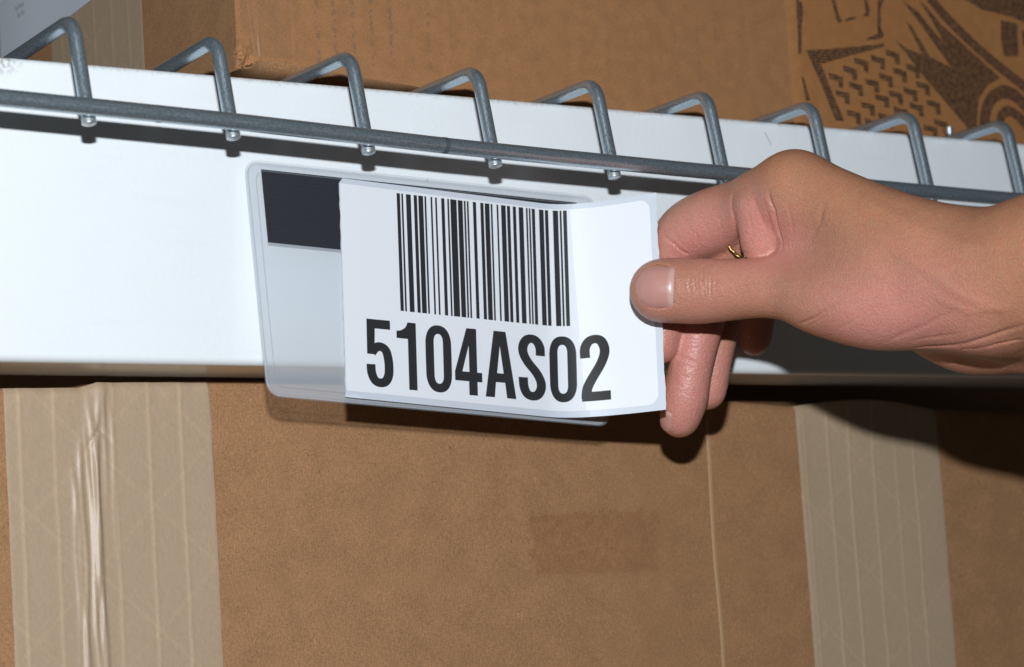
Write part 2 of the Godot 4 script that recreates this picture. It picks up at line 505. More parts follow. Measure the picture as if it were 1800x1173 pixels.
	var sp := noise_bytes(512, 512, 0.07, 65, 1, FastNoiseLite.TYPE_CELLULAR)
	var sb := noise_bytes(512, 512, 0.016, 66, 3)
	var sd := PackedByteArray()
	sd.resize(512 * 512 * 3)
	for i in 512 * 512:
		var k := 0.95 + (sf[i] - 128) * 0.0012 + (sp[i] - 128) * 0.0005
		var red := (sb[i] - 128) * 0.0004
		sd[i * 3] = clampi(int(255 * k), 0, 255); sd[i * 3 + 1] = clampi(int(255 * (k - red)), 0, 255); sd[i * 3 + 2] = clampi(int(255 * (k - red * 0.8)), 0, 255)
	M.skin.albedo_texture = tex(512, 512, sd)
	M.skin.subsurf_scatter_enabled = true
	M.skin.subsurf_scatter_strength = 0.06
	M.skin.uv1_triplanar = true
	M.skin.uv1_scale = Vector3.ONE * 40.0
	M.skin.heightmap_enabled = true
	M.skin.heightmap_texture = height_tex(512, 512, 0.055, 63, 2, FastNoiseLite.TYPE_CELLULAR)
	M.skin.heightmap_scale = 0.024
	M.nail = mat(Color.WHITE, 0.30)
	M.nail.vertex_color_use_as_albedo = true
	M.gold = mat(lin(0.38, 0.24, 0.08), 0.38, 1.0)

# ---------------------------------------------------------------- the shelf
const BEAM_TOP := 0.0217
const BEAM_BOTTOM := -0.0749
const BEAM_X0 := -0.16
const BEAM_X1 := 0.62

func build_beam() -> void:
	var beam := thing("shelf_beam", "white painted steel shelf beam with a wire deck hooked over its top", "shelf beam")
	# outline of the section in (z, y), rounded corners
	var corner := [Vector2(0, BEAM_TOP), Vector2(0, BEAM_BOTTOM), Vector2(-0.034, BEAM_BOTTOM), Vector2(-0.034, BEAM_TOP)]
	var rr := [0.0022, 0.0026, 0.002, 0.002]
	var prof := PackedVector2Array()
	var nrm := PackedVector2Array()
	var mid := Vector2(-0.017, (BEAM_TOP + BEAM_BOTTOM) / 2)
	for i in 4:
		var p: Vector2 = corner[i]
		var sx := signf(p.x - mid.x)
		var sy := signf(p.y - mid.y)
		var c: Vector2 = p - Vector2(sx, sy) * rr[i]
		var a0: float = [PI / 2, 0.0, -PI / 2, PI][i]
		for k in 7:
			var a := a0 - PI / 2 * k / 6.0
			prof.append(c + Vector2(cos(a), sin(a)) * rr[i]); nrm.append(Vector2(cos(a), sin(a)))
	var b := Build.new()
	var n := prof.size()
	var xs := [BEAM_X0, BEAM_X1]
	for x in xs:
		for k in n + 1:
			b.vert(Vector3(x, prof[k % n].y, prof[k % n].x), Vector3(0, nrm[k % n].y, nrm[k % n].x), Vector2((x - BEAM_X0) / (BEAM_X1 - BEAM_X0), clampf((BEAM_TOP - prof[k % n].y) / (BEAM_TOP - BEAM_BOTTOM), 0.002, 0.998)))
	for k in n: b.quad(k, k + 1, n + 1 + k + 1, n + 1 + k)
	for e in 2:
		var nn := Vector3(-1 if e == 0 else 1, 0, 0)
		var c0 := b.vert(Vector3(xs[e], mid.y, mid.x), nn)
		for k in n:
			var p0 := b.vert(Vector3(xs[e], prof[k].y, prof[k].x), nn)
			var p1 := b.vert(Vector3(xs[e], prof[(k + 1) % n].y, prof[(k + 1) % n].x), nn)
			b.tri(c0, p0, p1)
	part("beam_face", b, M.white_steel, beam)
	# scuffs in the paint: thin flakes of bare dark metal
	var scuffs := [[0.2995, 0.0150, 0.0026, -1.05, 0.0004], [0.3240, 0.0135, 0.0013, 1.4, 0.0003], [0.1863, -0.0004, 0.0005, 0.0, 0.0004], [0.1890, 0.0003, 0.0006, 0.6, 0.0002], [0.3460, -0.0030, 0.0006, 0.3, 0.0002]]
	var dark := mat(lin(0.09, 0.085, 0.08), 0.7)
	for s in scuffs:
		var d: Vector3 = Vector3(cos(s[3]), sin(s[3]), 0) * float(s[2])
		var sb := tube(PackedVector3Array([Vector3(s[0], s[1], 0.00002) - d, Vector3(s[0], s[1], 0.00006), Vector3(s[0], s[1], 0.00002) + d]), s[4] * 0.5, 6, null, true, Vector2(1, 0.3))
		part("paint_chip", sb, dark, beam)

const WIRE_STEP := 0.0508
const WIRE_TOP := [30.0, 27.9, 26.7, 25.5, 24.9, 24.4, 24.0, 23.8, 23.7, 23.6]
const WIRE_R := 0.00232

func rod_y(x: float) -> float:
	return MM * poly_y([[-160, 4.2], [-31, 0.4], [47, -1.6], [133, -4.6], [231, -6.9], [371, -9.2], [620, -12.5]], x / MM)

func build_deck() -> void:
	var deck := thing("wire_deck", "galvanised wire shelf deck with bent wire ends and a front rod before the white beam", "wire deck")
	var pts := PackedVector3Array()
	for k in 60:
		var x := lerpf(-0.16, 0.55, k / 59.0)
		pts.append(Vector3(x, rod_y(x), 0.0322 + 0.0002 * sin(x * 31.0)))
	part("front_rod", tube(pts, 0.00275, 18), M.zinc, deck)
	for i in range(-3, 11):
		var x := i * WIRE_STEP
		var top: float = (WIRE_TOP[i] if i >= 0 and i < WIRE_TOP.size() else (30.0 - 1.2 * i if i < 0 else 23.6)) * MM
		var low := rod_y(x) - 0.0045
		var back := top - 0.0012 if i > 1 else top - 0.0034
		var p := rounded_path(PackedVector3Array([Vector3(x + 0.0002, low, 0.0274), Vector3(x - 0.0002, top, 0.0205), Vector3(x, back, -0.03), Vector3(x, back - 0.0002, -0.26)]), 0.0068)
		var w := part("wire", tube(p, WIRE_R, 16, null, true), M.zinc, deck)
		var tip := PackedVector3Array([Vector3(x + 0.0002, low - 0.00006, 0.02742), Vector3(x + 0.0002, low + 0.0022, 0.0270)])
		part("wire_tip", tube(tip, WIRE_R * 1.015, 14, null, true), M.zinc_end, w)
	for x in [0.0217, 0.1285, 0.3985]:
		var d := Vector3(0.0009, rod_y(x + 0.0009) - rod_y(x), 0)
		part("weld_mark", tube(PackedVector3Array([Vector3(x, rod_y(x), 0.0322) - d, Vector3(x, rod_y(x), 0.0322) + d]), 0.00279, 18), M.weld, deck)

# ---------------------------------------------------------------- cartons
# a reinforced paper tape lying on a panel: place(a, d, lift) turns mm across, mm down and mm off the panel into a point
func tape_sheet(width: float, length: float, place: Callable, lift: Callable, face: Vector3, threads: Array, diag: float, seed_: int, step := 0.55) -> Build:
	var nu := int(width / step)
	var nv := int(length / 1.1)
	var wob := noise(FastNoiseLite.TYPE_SIMPLEX_SMOOTH, 0.05, seed_, 2)
	var tone := noise(FastNoiseLite.TYPE_SIMPLEX_SMOOTH, 0.9, seed_ + 1, 2)
	var f := func(i: int, j: int) -> Array:
		var a := width * i / nu
		var d := length * j / nv
		var edge := wob.get_noise_2d(3.0, d * 1.5) * 0.18
		var th := 0.0
		for t in threads:
			var da: float = a - t[0] - wob.get_noise_2d(t[0] * 7.0, d) * 0.3
			th = maxf(th, t[1] * exp(-da * da / 0.34))
		var dg := 0.0
		for s in [1.0, -1.0]:
			var q := fposmod(a * 0.92 * s + d + 13.0 * s, diag) - diag * 0.5
			dg = maxf(dg, 0.6 * exp(-q * q / 0.35))
		var up: float = maxf(0.06, 0.12 + 0.16 * th + 0.08 * dg + lift.call(a, d))
		var k := 1.0 + tone.get_noise_2d(a, d) * 0.10
		var c := Vector3(0.41, 0.297, 0.196).lerp(Vector3(0.54, 0.395, 0.24), clampf(th * 0.55 + dg * 0.42, 0, 1)) * k
		if i == 0 or i == nu: up = 0.03
		return [place.call(a + (edge if i == 0 or i == nu else 0.0), d, up), Vector2.ZERO, Color(c.x, c.y, c.z)]
	return sheet(nu, nv, f, face)

const LOW_EDGE := [[-120, -80.2], [-6, -79.4], [22, -78.9], [25, -78.3], [28, -77.2], [55, -76.7], [91, -75.9], [150, -77.2], [220, -79.2], [293, -81.4], [327, -83.3], [404, -84.0], [455, -86.0], [560, -88.0]]

func low_y(x_mm: float) -> float:
	return poly_y(LOW_EDGE, x_mm)

func build_lower_carton() -> void:
	var box := thing("cardboard_carton", "brown cardboard carton below the white beam sealed with two wide strips of reinforced tape", "carton", Vector3(0.21, -0.34, -0.13))
	var o := box.position
	var wav := noise(FastNoiseLite.TYPE_SIMPLEX_SMOOTH, 0.012, 5, 2)
	var front := func(x: float, d: float, up: float) -> Vector3:
		# d mm below the folded edge; the first 3 mm roll over the fold
		var y := low_y(x) - d
		var z := -30.0 + wav.get_noise_2d(x, d) * 0.5 + up
		if d < 3.0: z -= 1.6 * pow(1.0 - d / 3.0, 2.0)
		return Vector3(x, y, z) * MM - o
	var PW := 2010
	var PH := 390
	var pd := kraft(PW, PH, lin(0.330, 0.174, 0.083), 33)
	var rub := noise_bytes(PW, PH, 0.06, 35, 4, FastNoiseLite.TYPE_SIMPLEX_SMOOTH, false)
	# an old rubbed print: a faint darker rectangle with a ragged outline, and a few specks
	for y in range(125, 240):
		for x in range(930, 1160):
			var i := y * PW + x
			var inside := smoothstep(946.0, 954.0, x + (rub[i] - 128) * 0.10) * smoothstep(1128.0, 1118.0, x + (rub[i] - 128) * 0.10) * smoothstep(143.0, 150.0, y + (rub[i] - 128) * 0.05) * smoothstep(217.0, 210.0, y + (rub[i] - 128) * 0.05)
			var k := inside * (0.05 + 0.035 * clampf((rub[i] - 90) / 80.0, 0, 1))
			for e in 3: pd[i * 3 + e] = int(pd[i * 3 + e] * (1.0 - k * [0.7, 1.1, 1.3][e]))
	var rs := RandomNumberGenerator.new()
	rs.seed = 3
	for k in 60:
		var x := rs.randi_range(340, 1990)
		var y := rs.randi_range(8, 380)
		var len_ := rs.randi_range(1, 7)
		var light := rs.randf() < 0.55
		for q in len_:
			var i := (y + q if rs.randf() < 0.9 else y) % PH * PW + x + (q / 3 if k % 2 else 0)
			for e in 3: pd[i * 3 + e] = clampi(int(pd[i * 3 + e] * (1.22 if light else 0.72)), 0, 255)
	var km: StandardMaterial3D = M.kraft.duplicate()
	km.albedo_texture = tex(PW, PH, pd)
	var rows := [0.0, 0.5, 1.0, 1.7, 2.4, 3.2, 5.0]
	for k in 24: rows.append(5.0 + 255.0 * (k + 1) / 24.0)
	var f := func(i: int, j: int) -> Array:
		var x := -118.0 + 670.0 * i / 120.0
		var p: Vector3 = front.call(x, rows[j], 0.0)
		return [p, Vector2((x + 118.0) / 670.0, (-(p.y + o.y) / MM - 74.0) / 130.0)]
	part("front_panel", sheet(120, rows.size() - 1, f, Vector3(0, 0, 1)), km, box)
	var ft := func(i: int, j: int) -> Array:
		var x := -118.0 + 670.0 * i / 120.0
		var z := -31.7 - 200.0 * j / 20.0
		return [Vector3(x, low_y(x) - 0.05 + 26.0 * smoothstep(0.0, 9.0, j), z) * MM - o, Vector2(x, z) / 200.0]  # rise behind the beam is added to block the backdrop, keeping the gap dark
	part("top_flap", sheet(120, 20, ft, Vector3(0, 1, 0)), M.kraft, box)
	part("side_panel", rounded_box(Vector3(-0.1222, -0.338, -0.230) - o, Vector3(-0.1182, -0.0815, -0.0315) - o, 0.001), M.kraft, box)
	part("side_panel", rounded_box(Vector3(0.5522, -0.338, -0.230) - o, Vector3(0.5562, -0.0905, -0.0315) - o, 0.001), M.kraft, box)
	part("back_panel", rounded_box(Vector3(-0.118, -0.338, -0.236) - o, Vector3(0.552, -0.0905, -0.232) - o, 0.001), M.kraft, box)
	part("bottom_panel", rounded_box(Vector3(-0.118, -0.342, -0.230) - o, Vector3(0.552, -0.3385, -0.034) - o, 0.001), M.kraft, box)
	# pressed seam of the front panel
	var fs := func(i: int, j: int) -> Array:
		var a := (i / 8.0 - 0.5) * 1.7
		var d := 8.0 + 245.0 * j / 80.0
		var h := 0.24 * exp(-pow((a + 0.3) / 0.25, 2)) + 0.10 * exp(-pow((a - 0.5) / 0.22, 2)) - 0.06 * absf(a)
		return [front.call(284.0 + a + 0.25 * sin(d * 0.09), d, 0.1 + h)]
	part("seam", sheet(8, 80, fs, Vector3(0, 0, 1)), M.seam, box)
	# the crumpled strip
	var fold := func(a: float, d: float) -> float:
		# long puckers running down from the notch, a = mm from the left edge of the strip
		var s := 0.0
		for r in [[33.5, -0.055, 1.2, 0.7, 0.0, 95.0], [30.0, 0.02, 1.0, 0.75, 3.0, 200.0], [26.6, -0.01, 0.9, 0.65, 14.0, 240.0], [22.0, 0.045, 1.0, 0.45, 22.0, 130.0], [35.6, -0.03, 0.7, 0.7, 0.0, 46.0], [32.4, -0.012, 0.6, 0.4, 18.0, 120.0], [28.4, 0.012, 0.6, 0.45, 8.0, 150.0], [24.4, -0.02, 0.6, 0.3, 30.0, 110.0], [37.2, 0.015, 0.6, 0.35, 4.0, 70.0]]:
			var x: float = r[0] + r[1] * d + sin(d * 0.11 + r[0]) * 0.5
			var env := clampf((d - r[4]) / 9.0, 0, 1) * clampf((r[5] - d) / 40.0, 0, 1)
			var q: float = (a - x) / r[2]
			s += r[3] * env * exp(-q * q)
		var top := exp(-d / 6.0)
		s += top * 0.9 * exp(-pow((a - 34.0) / 3.0, 2)) + top * 0.4 * absf(sin(a * 0.23))
		# two short cross creases near the notch
		s -= 0.6 * exp(-pow((d - 15.0 - absf(a - 33.0) * 1.1) / 1.1, 2)) * exp(-pow((a - 33.0) / 4.0, 2))
		return s
	var pl := func(a: float, d: float, up: float) -> Vector3:
		return front.call(-5.0 + a, d, up)
	part("tape", tape_sheet(75.0, 250.0, pl, fold, Vector3(0, 0, 1), [[5.0, 1.0], [17.2, 0.9], [29.0, 0.4], [38.5, 0.9], [51.5, 0.9], [63.5, 1.0]], 41.0, 11), M.tape, box, "crumpled strip of reinforced paper tape")
	var arch := func(a: float, d: float) -> float:
		return 2.6 * exp(-d / 9.0) * pow(sin(PI * clampf(a / 75.0, 0, 1)), 2)
	var pr := func(a: float, d: float, up: float) -> Vector3:
		var p: Vector3 = front.call(329.3 + a, maxf(d, 0.0), up)
		p.y += MM * 2.9 * exp(-d / 10.0) * sin(PI * clampf(a / 75.0, 0, 1))
		return p
	part("tape", tape_sheet(75.0, 250.0, pr, arch, Vector3(0, 0, 1), [[1.6, 0.8], [3.4, 0.8], [15.5, 0.9], [26.0, 1.0], [38.5, 0.9], [50.5, 0.6], [60.5, 0.9]], 43.0, 12), M.tape, box, "flat strip of reinforced paper tape lifting at the fold")

const UP_EDGE := [[82.8, 29.9], [84, 30.2], [87, 31.5], [92, 33.6], [100, 33.6], [112, 32.6], [124, 31.5], [150, 29.6], [179, 27.2], [220, 26.3], [333.2, 25.2]]

func build_upper_carton() -> void:
	var box := thing("shelf_carton", "worn brown carton standing on the wire deck with a crushed corner and grey ink streaks", "carton", Vector3(0.208, 0.0262, -0.12))
	var o := box.position
	var W := 1500
	var H := 620
	# front panel print: cardboard with columns of grey ink rubbed off another surface, as the photograph shows on this face
	var data := kraft(W, H, lin(0.335, 0.162, 0.069), 51)
	var rng := RandomNumberGenerator.new()
	rng.seed = 8
	var speck := noise_bytes(W, H, 0.30, 55, 2, FastNoiseLite.TYPE_SIMPLEX_SMOOTH, false)
	var blot := noise_bytes(W, H, 0.055, 56, 2, FastNoiseLite.TYPE_SIMPLEX_SMOOTH, false)
	var cols := [[98, 0.25], [107, 0.3], [115.5, 0.9], [122.5, 0.6], [130.4, 0.95], [138.0, 0.75], [146, 0.95], [154.5, 0.25], [162, 0.5], [172, 0.25], [184, 0.2], [196, 0.12], [210, 0.14], [224, 0.12], [243, 0.2], [252, 0.14], [268, 0.25], [276, 0.3], [287, 0.25], [296, 0.3], [311, 0.22], [322, 0.2]]
	for cI in cols:
		var cx: int = int((cI[0] - 82.8) * 6.0)
		for dx in range(-9, 10):
			var x: int = cx + dx
			if x < 0 or x >= W: continue
			for y in H:
				# the rubbed ink ends a little above the bottom fold; row y is y/6 mm below the panel's top at 130 mm
				var ymm := 130.0 - y / 6.0
				if ymm < 34.5 + 0.03 * (cI[0] - 115.0): continue
				var i := y * W + x
				var k: float = minf(1.0, cI[1] * 1.5) * exp(-dx * dx / 22.0) * clampf((speck[i] - 100) / 60.0, 0, 1) * clampf((blot[i] - 105) / 40.0, 0, 1) * 0.8
				data[i * 3] = int(lerpf(data[i * 3], 92.0, k)); data[i * 3 + 1] = int(lerpf(data[i * 3 + 1], 84.0, k)); data[i * 3 + 2] = int(lerpf(data[i * 3 + 2], 80.0, k))
	var pm: StandardMaterial3D = M.kraft.duplicate()
	pm.albedo_texture = tex(W, H, data)
	var crush := noise(FastNoiseLite.TYPE_SIMPLEX_SMOOTH, 0.13, 17, 2)
	var front := func(x: float, y: float) -> Vector3:
		var r := Vector2(x - 83.5, y - 32.0).length()
		var k := exp(-r * r / 34.0)
		return Vector3(x + k * crush.get_noise_2d(x * 2.0, y * 2.0) * 2.2, y + k * crush.get_noise_2d(x * 2.0 + 90.0, y * 2.0) * 1.6, -22.0 + k * (crush.get_noise_2d(x * 2.0, y * 2.0 + 50.0) * 3.0 - 1.0)) * MM - o
	var xs := []
	for k in 41: xs.append(82.8 + 0.5 * k)
	for k in 60: xs.append(102.8 + 230.4 * (k + 1) / 60.0)
	var ts := []
	for k in 25: ts.append(k / 24.0 * 0.14)
	for k in 20: ts.append(0.14 + 0.86 * (k + 1) / 20.0)
	var f := func(i: int, j: int) -> Array:
		var x: float = xs[i]
		var t: float = ts[j]
		var y := lerpf(poly_y(UP_EDGE, x), 130.0, t)
		return [front.call(x, y), Vector2((x - 82.8) / 250.0, (130.0 - y) / 103.33)]
	part("front_panel", sheet(xs.size() - 1, ts.size() - 1, f, Vector3(0, 0, 1)), pm, box)
	# the bottom panel, joined to the front by a rounded, squashed fold
	var fb := func(i: int, j: int) -> Array:
		var x: float = xs[i]
		var t := j / 12.0
		var e := poly_y(UP_EDGE, x)
		var base := lerpf(29.6, 25.0, (x - 82.8) / 250.4)
		var y := lerpf(e, base, smoothstep(0.0, 0.3, t))
		var z := -22.0 - 230.0 * pow(t, 3.0) - 3.0 * t
		var p: Vector3 = front.call(x, y) if j == 0 else Vector3(x, y, z) * MM - o
		return [p, Vector2(x, z) / 200.0]
	part("bottom_panel", sheet(xs.size() - 1, 12, fb, Vector3(0, -1, 0)), M.kraft, box)
	var fl := func(i: int, j: int) -> Array:
		var z := -22.0 - 232.0 * pow(i / 40.0, 1.5)
		var t: float = ts[j]
		var y := lerpf(29.8, 130.0, t)
		var p: Vector3 = front.call(82.8, lerpf(29.9, 130.0, t)) if i == 0 else Vector3(82.8, y, z) * MM - o
		return [p, Vector2(z, -y) / 200.0]
	part("side_panel", sheet(40, ts.size() - 1, fl, Vector3(-1, 0, 0)), M.kraft, box)
	part("side_panel", rounded_box(Vector3(0.3296, 0.0272, -0.252) - o, Vector3(0.3331, 0.130, -0.0235) - o, 0.001), M.kraft, box)
	part("back_panel", rounded_box(Vector3(0.0845, 0.0305, -0.2575) - o, Vector3(0.3325, 0.130, -0.2545) - o, 0.001), M.kraft, box)
	part("top_panel", rounded_box(Vector3(0.0832, 0.1302, -0.2575) - o, Vector3(0.3325, 0.1332, -0.0225) - o, 0.001), M.kraft, box)
	# reinforced tape down the side
	var pl := func(a: float, d: float, up: float) -> Vector3:
		return Vector3(82.8 - up, 129.0 - d, -162.0 + a) * MM - o
	var none := func(_a: float, _d: float) -> float: return 0.0
	part("tape", tape_sheet(74.0, 98.5, pl, none, Vector3(-1, 0, 0), [[9.0, 0.7], [22.0, 0.6], [36.0, 0.6], [50.0, 0.7], [63.0, 0.6]], 45.0, 13, 1.0), M.tape, box)
	# white shipping label stuck over it
	var LW := 420
	var LH := 300
	var ink := PackedFloat32Array()
	ink.resize(LW * LH)
	for line in [[64, 206, 3, 8], [70, 224, 2, 8], [140, 196, 3, 7]]:
		var x0: float = line[0]
		for k in line[2]:
			var wd := rng.randf_range(6, 12)
			var y0: float = line[1] + rng.randf_range(-1, 1)
			fill_poly(ink, LW, LH, [stroke_ring(curve([Vector2(x0, y0), Vector2(x0 + wd * 0.4, y0 - line[3]), Vector2(x0 + wd * 0.7, y0 + 2), Vector2(x0 + wd, y0 - line[3] * 0.5)], 6), 1.8)], 0.7)
			x0 += wd + 3.0
	var ld := PackedByteArray()
	ld.resize(LW * LH * 3)
	var lc := lin(0.60, 0.64, 0.70)
	for i in LW * LH:
		var k := 1.0 - 0.45 * minf(ink[i], 1.0)
		ld[i * 3] = int(lc.r * 255 * k); ld[i * 3 + 1] = int(lc.g * 255 * k); ld[i * 3 + 2] = int(lc.b * 255 * k)
	var lm := mat(Color.WHITE, 0.6)
	lm.albedo_texture = tex(LW, LH, ld)
	var fp := func(i: int, j: int) -> Array:
		var a := i / 20.0
		var t := j / 10.0
		var z := lerpf(-205.5, -104.0, a)
		var y := 128.0 - t * (128.0 - (71.4 + 9.6 * a))
		return [Vector3(82.8 - 0.62 - 0.25 * sin(a * 9.0), y, z) * MM - o, Vector2(a, t)]
	part("shipping_label", sheet(20, 10, fp, Vector3(-1, 0, 0)), lm, box, "white paper label with faint grey print")
	# clear tape round the front corner, puckered
	var fc := func(i: int, j: int) -> Array:
		var a := 20.0 * i / 60.0
		var d := 92.0 * j / 70.0
		var y := 127.0 - d
		var s := 0.0
		for r in [[4.0, 0.02, 0.55], [6.2, 0.05, 0.45], [9.5, -0.07, 0.4], [14.5, -0.06, 0.35]]:
			var q: float = (a - r[0] - r[1] * (d - 60.0) - sin(d * 0.13 + r[0] * 2.0) * 0.7) / 0.45
			s += r[2] * exp(-q * q) * clampf((d - 45.0) / 10.0, 0, 1)
		return [Vector3(84.6 + a, y, -21.86 + 0.55 * s) * MM - o]
	part("clear_tape", sheet(60, 70, fc, Vector3(0, 0, 1)), M.clear_tape, box)

func build_printed_carton() -> void:
	var box := thing("printed_carton", "orange brown carton printed with dark striped drawing standing on the wire deck", "carton", Vector3(0.42, 0.0262, -0.12))
	var o := box.position
	var W := 1050
	var H := 560
	var cov := PackedFloat32Array()
	cov.resize(W * H)
	# the print, traced on the panel in mm from its lower left corner (335, 22), x right, y up
	var S := func(a: Array) -> PackedVector2Array:
		var q := PackedVector2Array()
		for i in range(0, a.size(), 2): q.append(Vector2(a[i] * 7.0, H - a[i + 1] * 7.0))
		return q
	fill_poly(cov, W, H, [S.call([4.6, 56.1, 7.3, 55.3, 8.0, 51.5, 6.5, 45.5, 5.3, 34.1, 3.6, 33.9, 4.3, 42.6, 4.4, 50.7])])
	fill_poly(cov, W, H, [S.call([4.3, 25.4, 5.9, 23.9, 8.1, 15.2, 6.0, 15.1])])
	fill_poly(cov, W, H, [S.call([23.4, 57.8, 25.4, 58.0, 26.7, 51.6, 28.3, 49.3, 26.4, 48.3, 25.1, 49.8])])
	fill_poly(cov, W, H, [S.call([30.2, 50.5, 36.1, 52.1, 35.9, 50.9, 30.0, 49.3])])
	fill_poly(cov, W, H, [S.call([41.2, 59.5, 43.0, 59.7, 44.0, 55.3, 43.0, 52.5, 39.7, 52.2, 41.4, 54.5])])
	fill_poly(cov, W, H, [S.call([48.9, 60.2, 52.6, 60.5, 50.0, 57.0, 49.3, 48.1, 50.8, 45.7, 49.3, 43.9, 40.8, 42.4, 40.9, 43.2, 47.0, 45.6, 47.6, 51.8])])
	fill_poly(cov, W, H, [S.call([7.8, 35.9, 17.4, 36.9, 50.2, 41.8, 49.7, 40.5, 33.7, 36.1, 15.3, 30.8, 19.6, 20.6, 25.1, 8.8, 24.6, 8.0, 20.8, 8.3, 14.5, 22.4])])
	fill_poly(cov, W, H, [S.call([57.0, 43.8, 64.0, 40.5, 71.3, 39.4, 63.5, 52.9, 67.3, 49.9, 75.7, 38.6, 87.4, 35.1, 80.7, 42.4, 70.6, 53.3, 63.0, 60.9, 71.1, 57.2, 79.9, 49.0, 84.7, 45.0, 78.3, 54.5, 72.0, 62.3, 75.9, 59.9, 84.1, 52.8, 96.9, 44.8, 115.6, 32.7, 108.2, 29.3, 102.0, 23.2, 98.9, 9.3, 95.0, 9.0, 71.7, 29.4])])
	fill_poly(cov, W, H, [stroke_ring(curve([Vector2(547.6, 111.8), Vector2(617.4, 172.4), Vector2(751.6, 263.9), Vector2(921.1, 358.6)], 8), 32.4)])
	fill_poly(cov, W, H, [S.call([97.7, 65.3, 135.7, 68.8, 134.3, 57.4, 125.1, 59.8, 108.1, 61.4])])
	fill_poly(cov, W, H, [S.call([118.6, 57.8, 128.3, 56.9, 127.4, 42.8, 119.1, 42.4, 117.9, 49.4])])
	fill_poly(cov, W, H, [S.call([130.4, 54.5, 133.9, 54.2, 133.1, 47.8, 130.7, 47.9])])
	fill_poly(cov, W, H, [stroke_ring(curve([Vector2(724.3, 495.1), Vector2(736.3, 439.2), Vector2(768.8, 393.4), Vector2(820.4, 371.9), Vector2(868.5, 382.4), Vector2(913.7, 419.1)], 8), 39.1)])
	fill_poly(cov, W, H, [stroke_ring(curve([Vector2(789.8, 490.9), Vector2(800.5, 446.7), Vector2(829.9, 428.8), Vector2(872.3, 441.9), Vector2(901.7, 471.8)], 8), 31.3)])
	fill_poly(cov, W, H, [S.call([18.8, 27.5, 26.2, 26.4, 26.2, 21.8, 23.5, 22.0, 23.6, 24.3, 19.1, 25.1])])
	fill_poly(cov, W, H, [S.call([26.6, 31.1, 34.1, 30.0, 34.0, 25.4, 31.3, 25.5, 31.4, 27.8, 26.9, 28.7])])
	fill_poly(cov, W, H, [S.call([33.1, 34.8, 40.6, 33.8, 40.6, 29.2, 37.8, 29.3, 37.9, 31.6, 33.4, 32.5])])
	fill_poly(cov, W, H, [S.call([42.3, 36.7, 49.9, 35.6, 49.8, 31.0, 47.1, 31.1, 47.2, 33.4, 42.6, 34.3])])
	fill_poly(cov, W, H, [S.call([50.6, 39.5, 58.3, 38.5, 58.2, 33.9, 55.4, 34.0, 55.5, 36.3, 50.9, 37.1])])
	fill_poly(cov, W, H, [S.call([21.7, 20.9, 29.1, 19.8, 29.0, 15.3, 26.3, 15.4, 26.4, 17.7, 22.0, 18.6])])
	fill_poly(cov, W, H, [S.call([29.2, 24.7, 36.7, 23.7, 36.6, 19.1, 33.9, 19.2, 34.0, 21.5, 29.5, 22.4])])
	fill_poly(cov, W, H, [S.call([38.0, 26.8, 45.5, 25.7, 45.5, 21.1, 42.7, 21.2, 42.8, 23.5, 38.3, 24.4])])
	fill_poly(cov, W, H, [S.call([45.9, 29.5, 53.5, 28.5, 53.4, 23.8, 50.7, 24.0, 50.8, 26.3, 46.2, 27.2])])
	fill_poly(cov, W, H, [S.call([53.9, 32.4, 61.5, 31.3, 61.5, 26.6, 58.7, 26.8, 58.8, 29.1, 54.2, 30.0])])
	fill_poly(cov, W, H, [S.call([61.5, 34.6, 69.2, 33.5, 69.1, 28.9, 66.3, 29.0, 66.4, 31.3, 61.8, 32.2])])
	fill_poly(cov, W, H, [S.call([26.9, 13.2, 34.3, 12.1, 34.3, 7.5, 31.6, 7.6, 31.7, 9.9, 27.2, 10.8])])
	fill_poly(cov, W, H, [S.call([34.8, 17.0, 42.3, 15.9, 42.3, 11.3, 39.5, 11.4, 39.6, 13.7, 35.1, 14.6])])
	fill_poly(cov, W, H, [S.call([42.8, 20.8, 50.4, 19.7, 50.3, 15.1, 47.5, 15.3, 47.6, 17.6, 43.1, 18.4])])
	fill_poly(cov, W, H, [S.call([50.6, 22.8, 58.3, 21.7, 58.2, 17.0, 55.4, 17.2, 55.5, 19.5, 50.9, 20.4])])
	fill_poly(cov, W, H, [S.call([58.9, 24.7, 66.6, 23.6, 66.5, 19.0, 63.7, 19.1, 63.8, 21.5, 59.2, 22.3])])
	fill_poly(cov, W, H, [S.call([66.2, 27.8, 74.0, 26.7, 73.9, 22.0, 71.1, 22.1, 71.2, 24.5, 66.6, 25.4])])
	fill_poly(cov, W, H, [S.call([36.2, 10.3, 43.8, 9.2, 43.7, 4.6, 41.0, 4.7, 41.1, 7.0, 36.6, 7.9])])
	fill_poly(cov, W, H, [S.call([43.7, 13.0, 51.3, 11.8, 51.3, 7.2, 48.5, 7.4, 48.6, 9.7, 44.1, 10.6])])
	fill_poly(cov, W, H, [S.call([52.5, 16.3, 60.1, 15.2, 60.0, 10.6, 57.3, 10.7, 57.4, 13.0, 52.8, 13.9])])
	fill_poly(cov, W, H, [S.call([61.5, 18.6, 69.3, 17.5, 69.2, 12.8, 66.4, 13.0, 66.5, 15.3, 61.8, 16.2])])
	fill_poly(cov, W, H, [S.call([71.4, 20.4, 79.2, 19.3, 79.1, 14.6, 76.3, 14.7, 76.4, 17.1, 71.7, 18.0])])
	fill_poly(cov, W, H, [S.call([74.6, 12.6, 82.4, 11.4, 82.3, 6.8, 79.5, 6.9, 79.6, 9.2, 74.9, 10.2])])
	fill_poly(cov, W, H, [S.call([68.3, 9.9, 76.1, 8.8, 76.0, 4.1, 73.2, 4.3, 73.3, 6.6, 68.7, 7.5])])
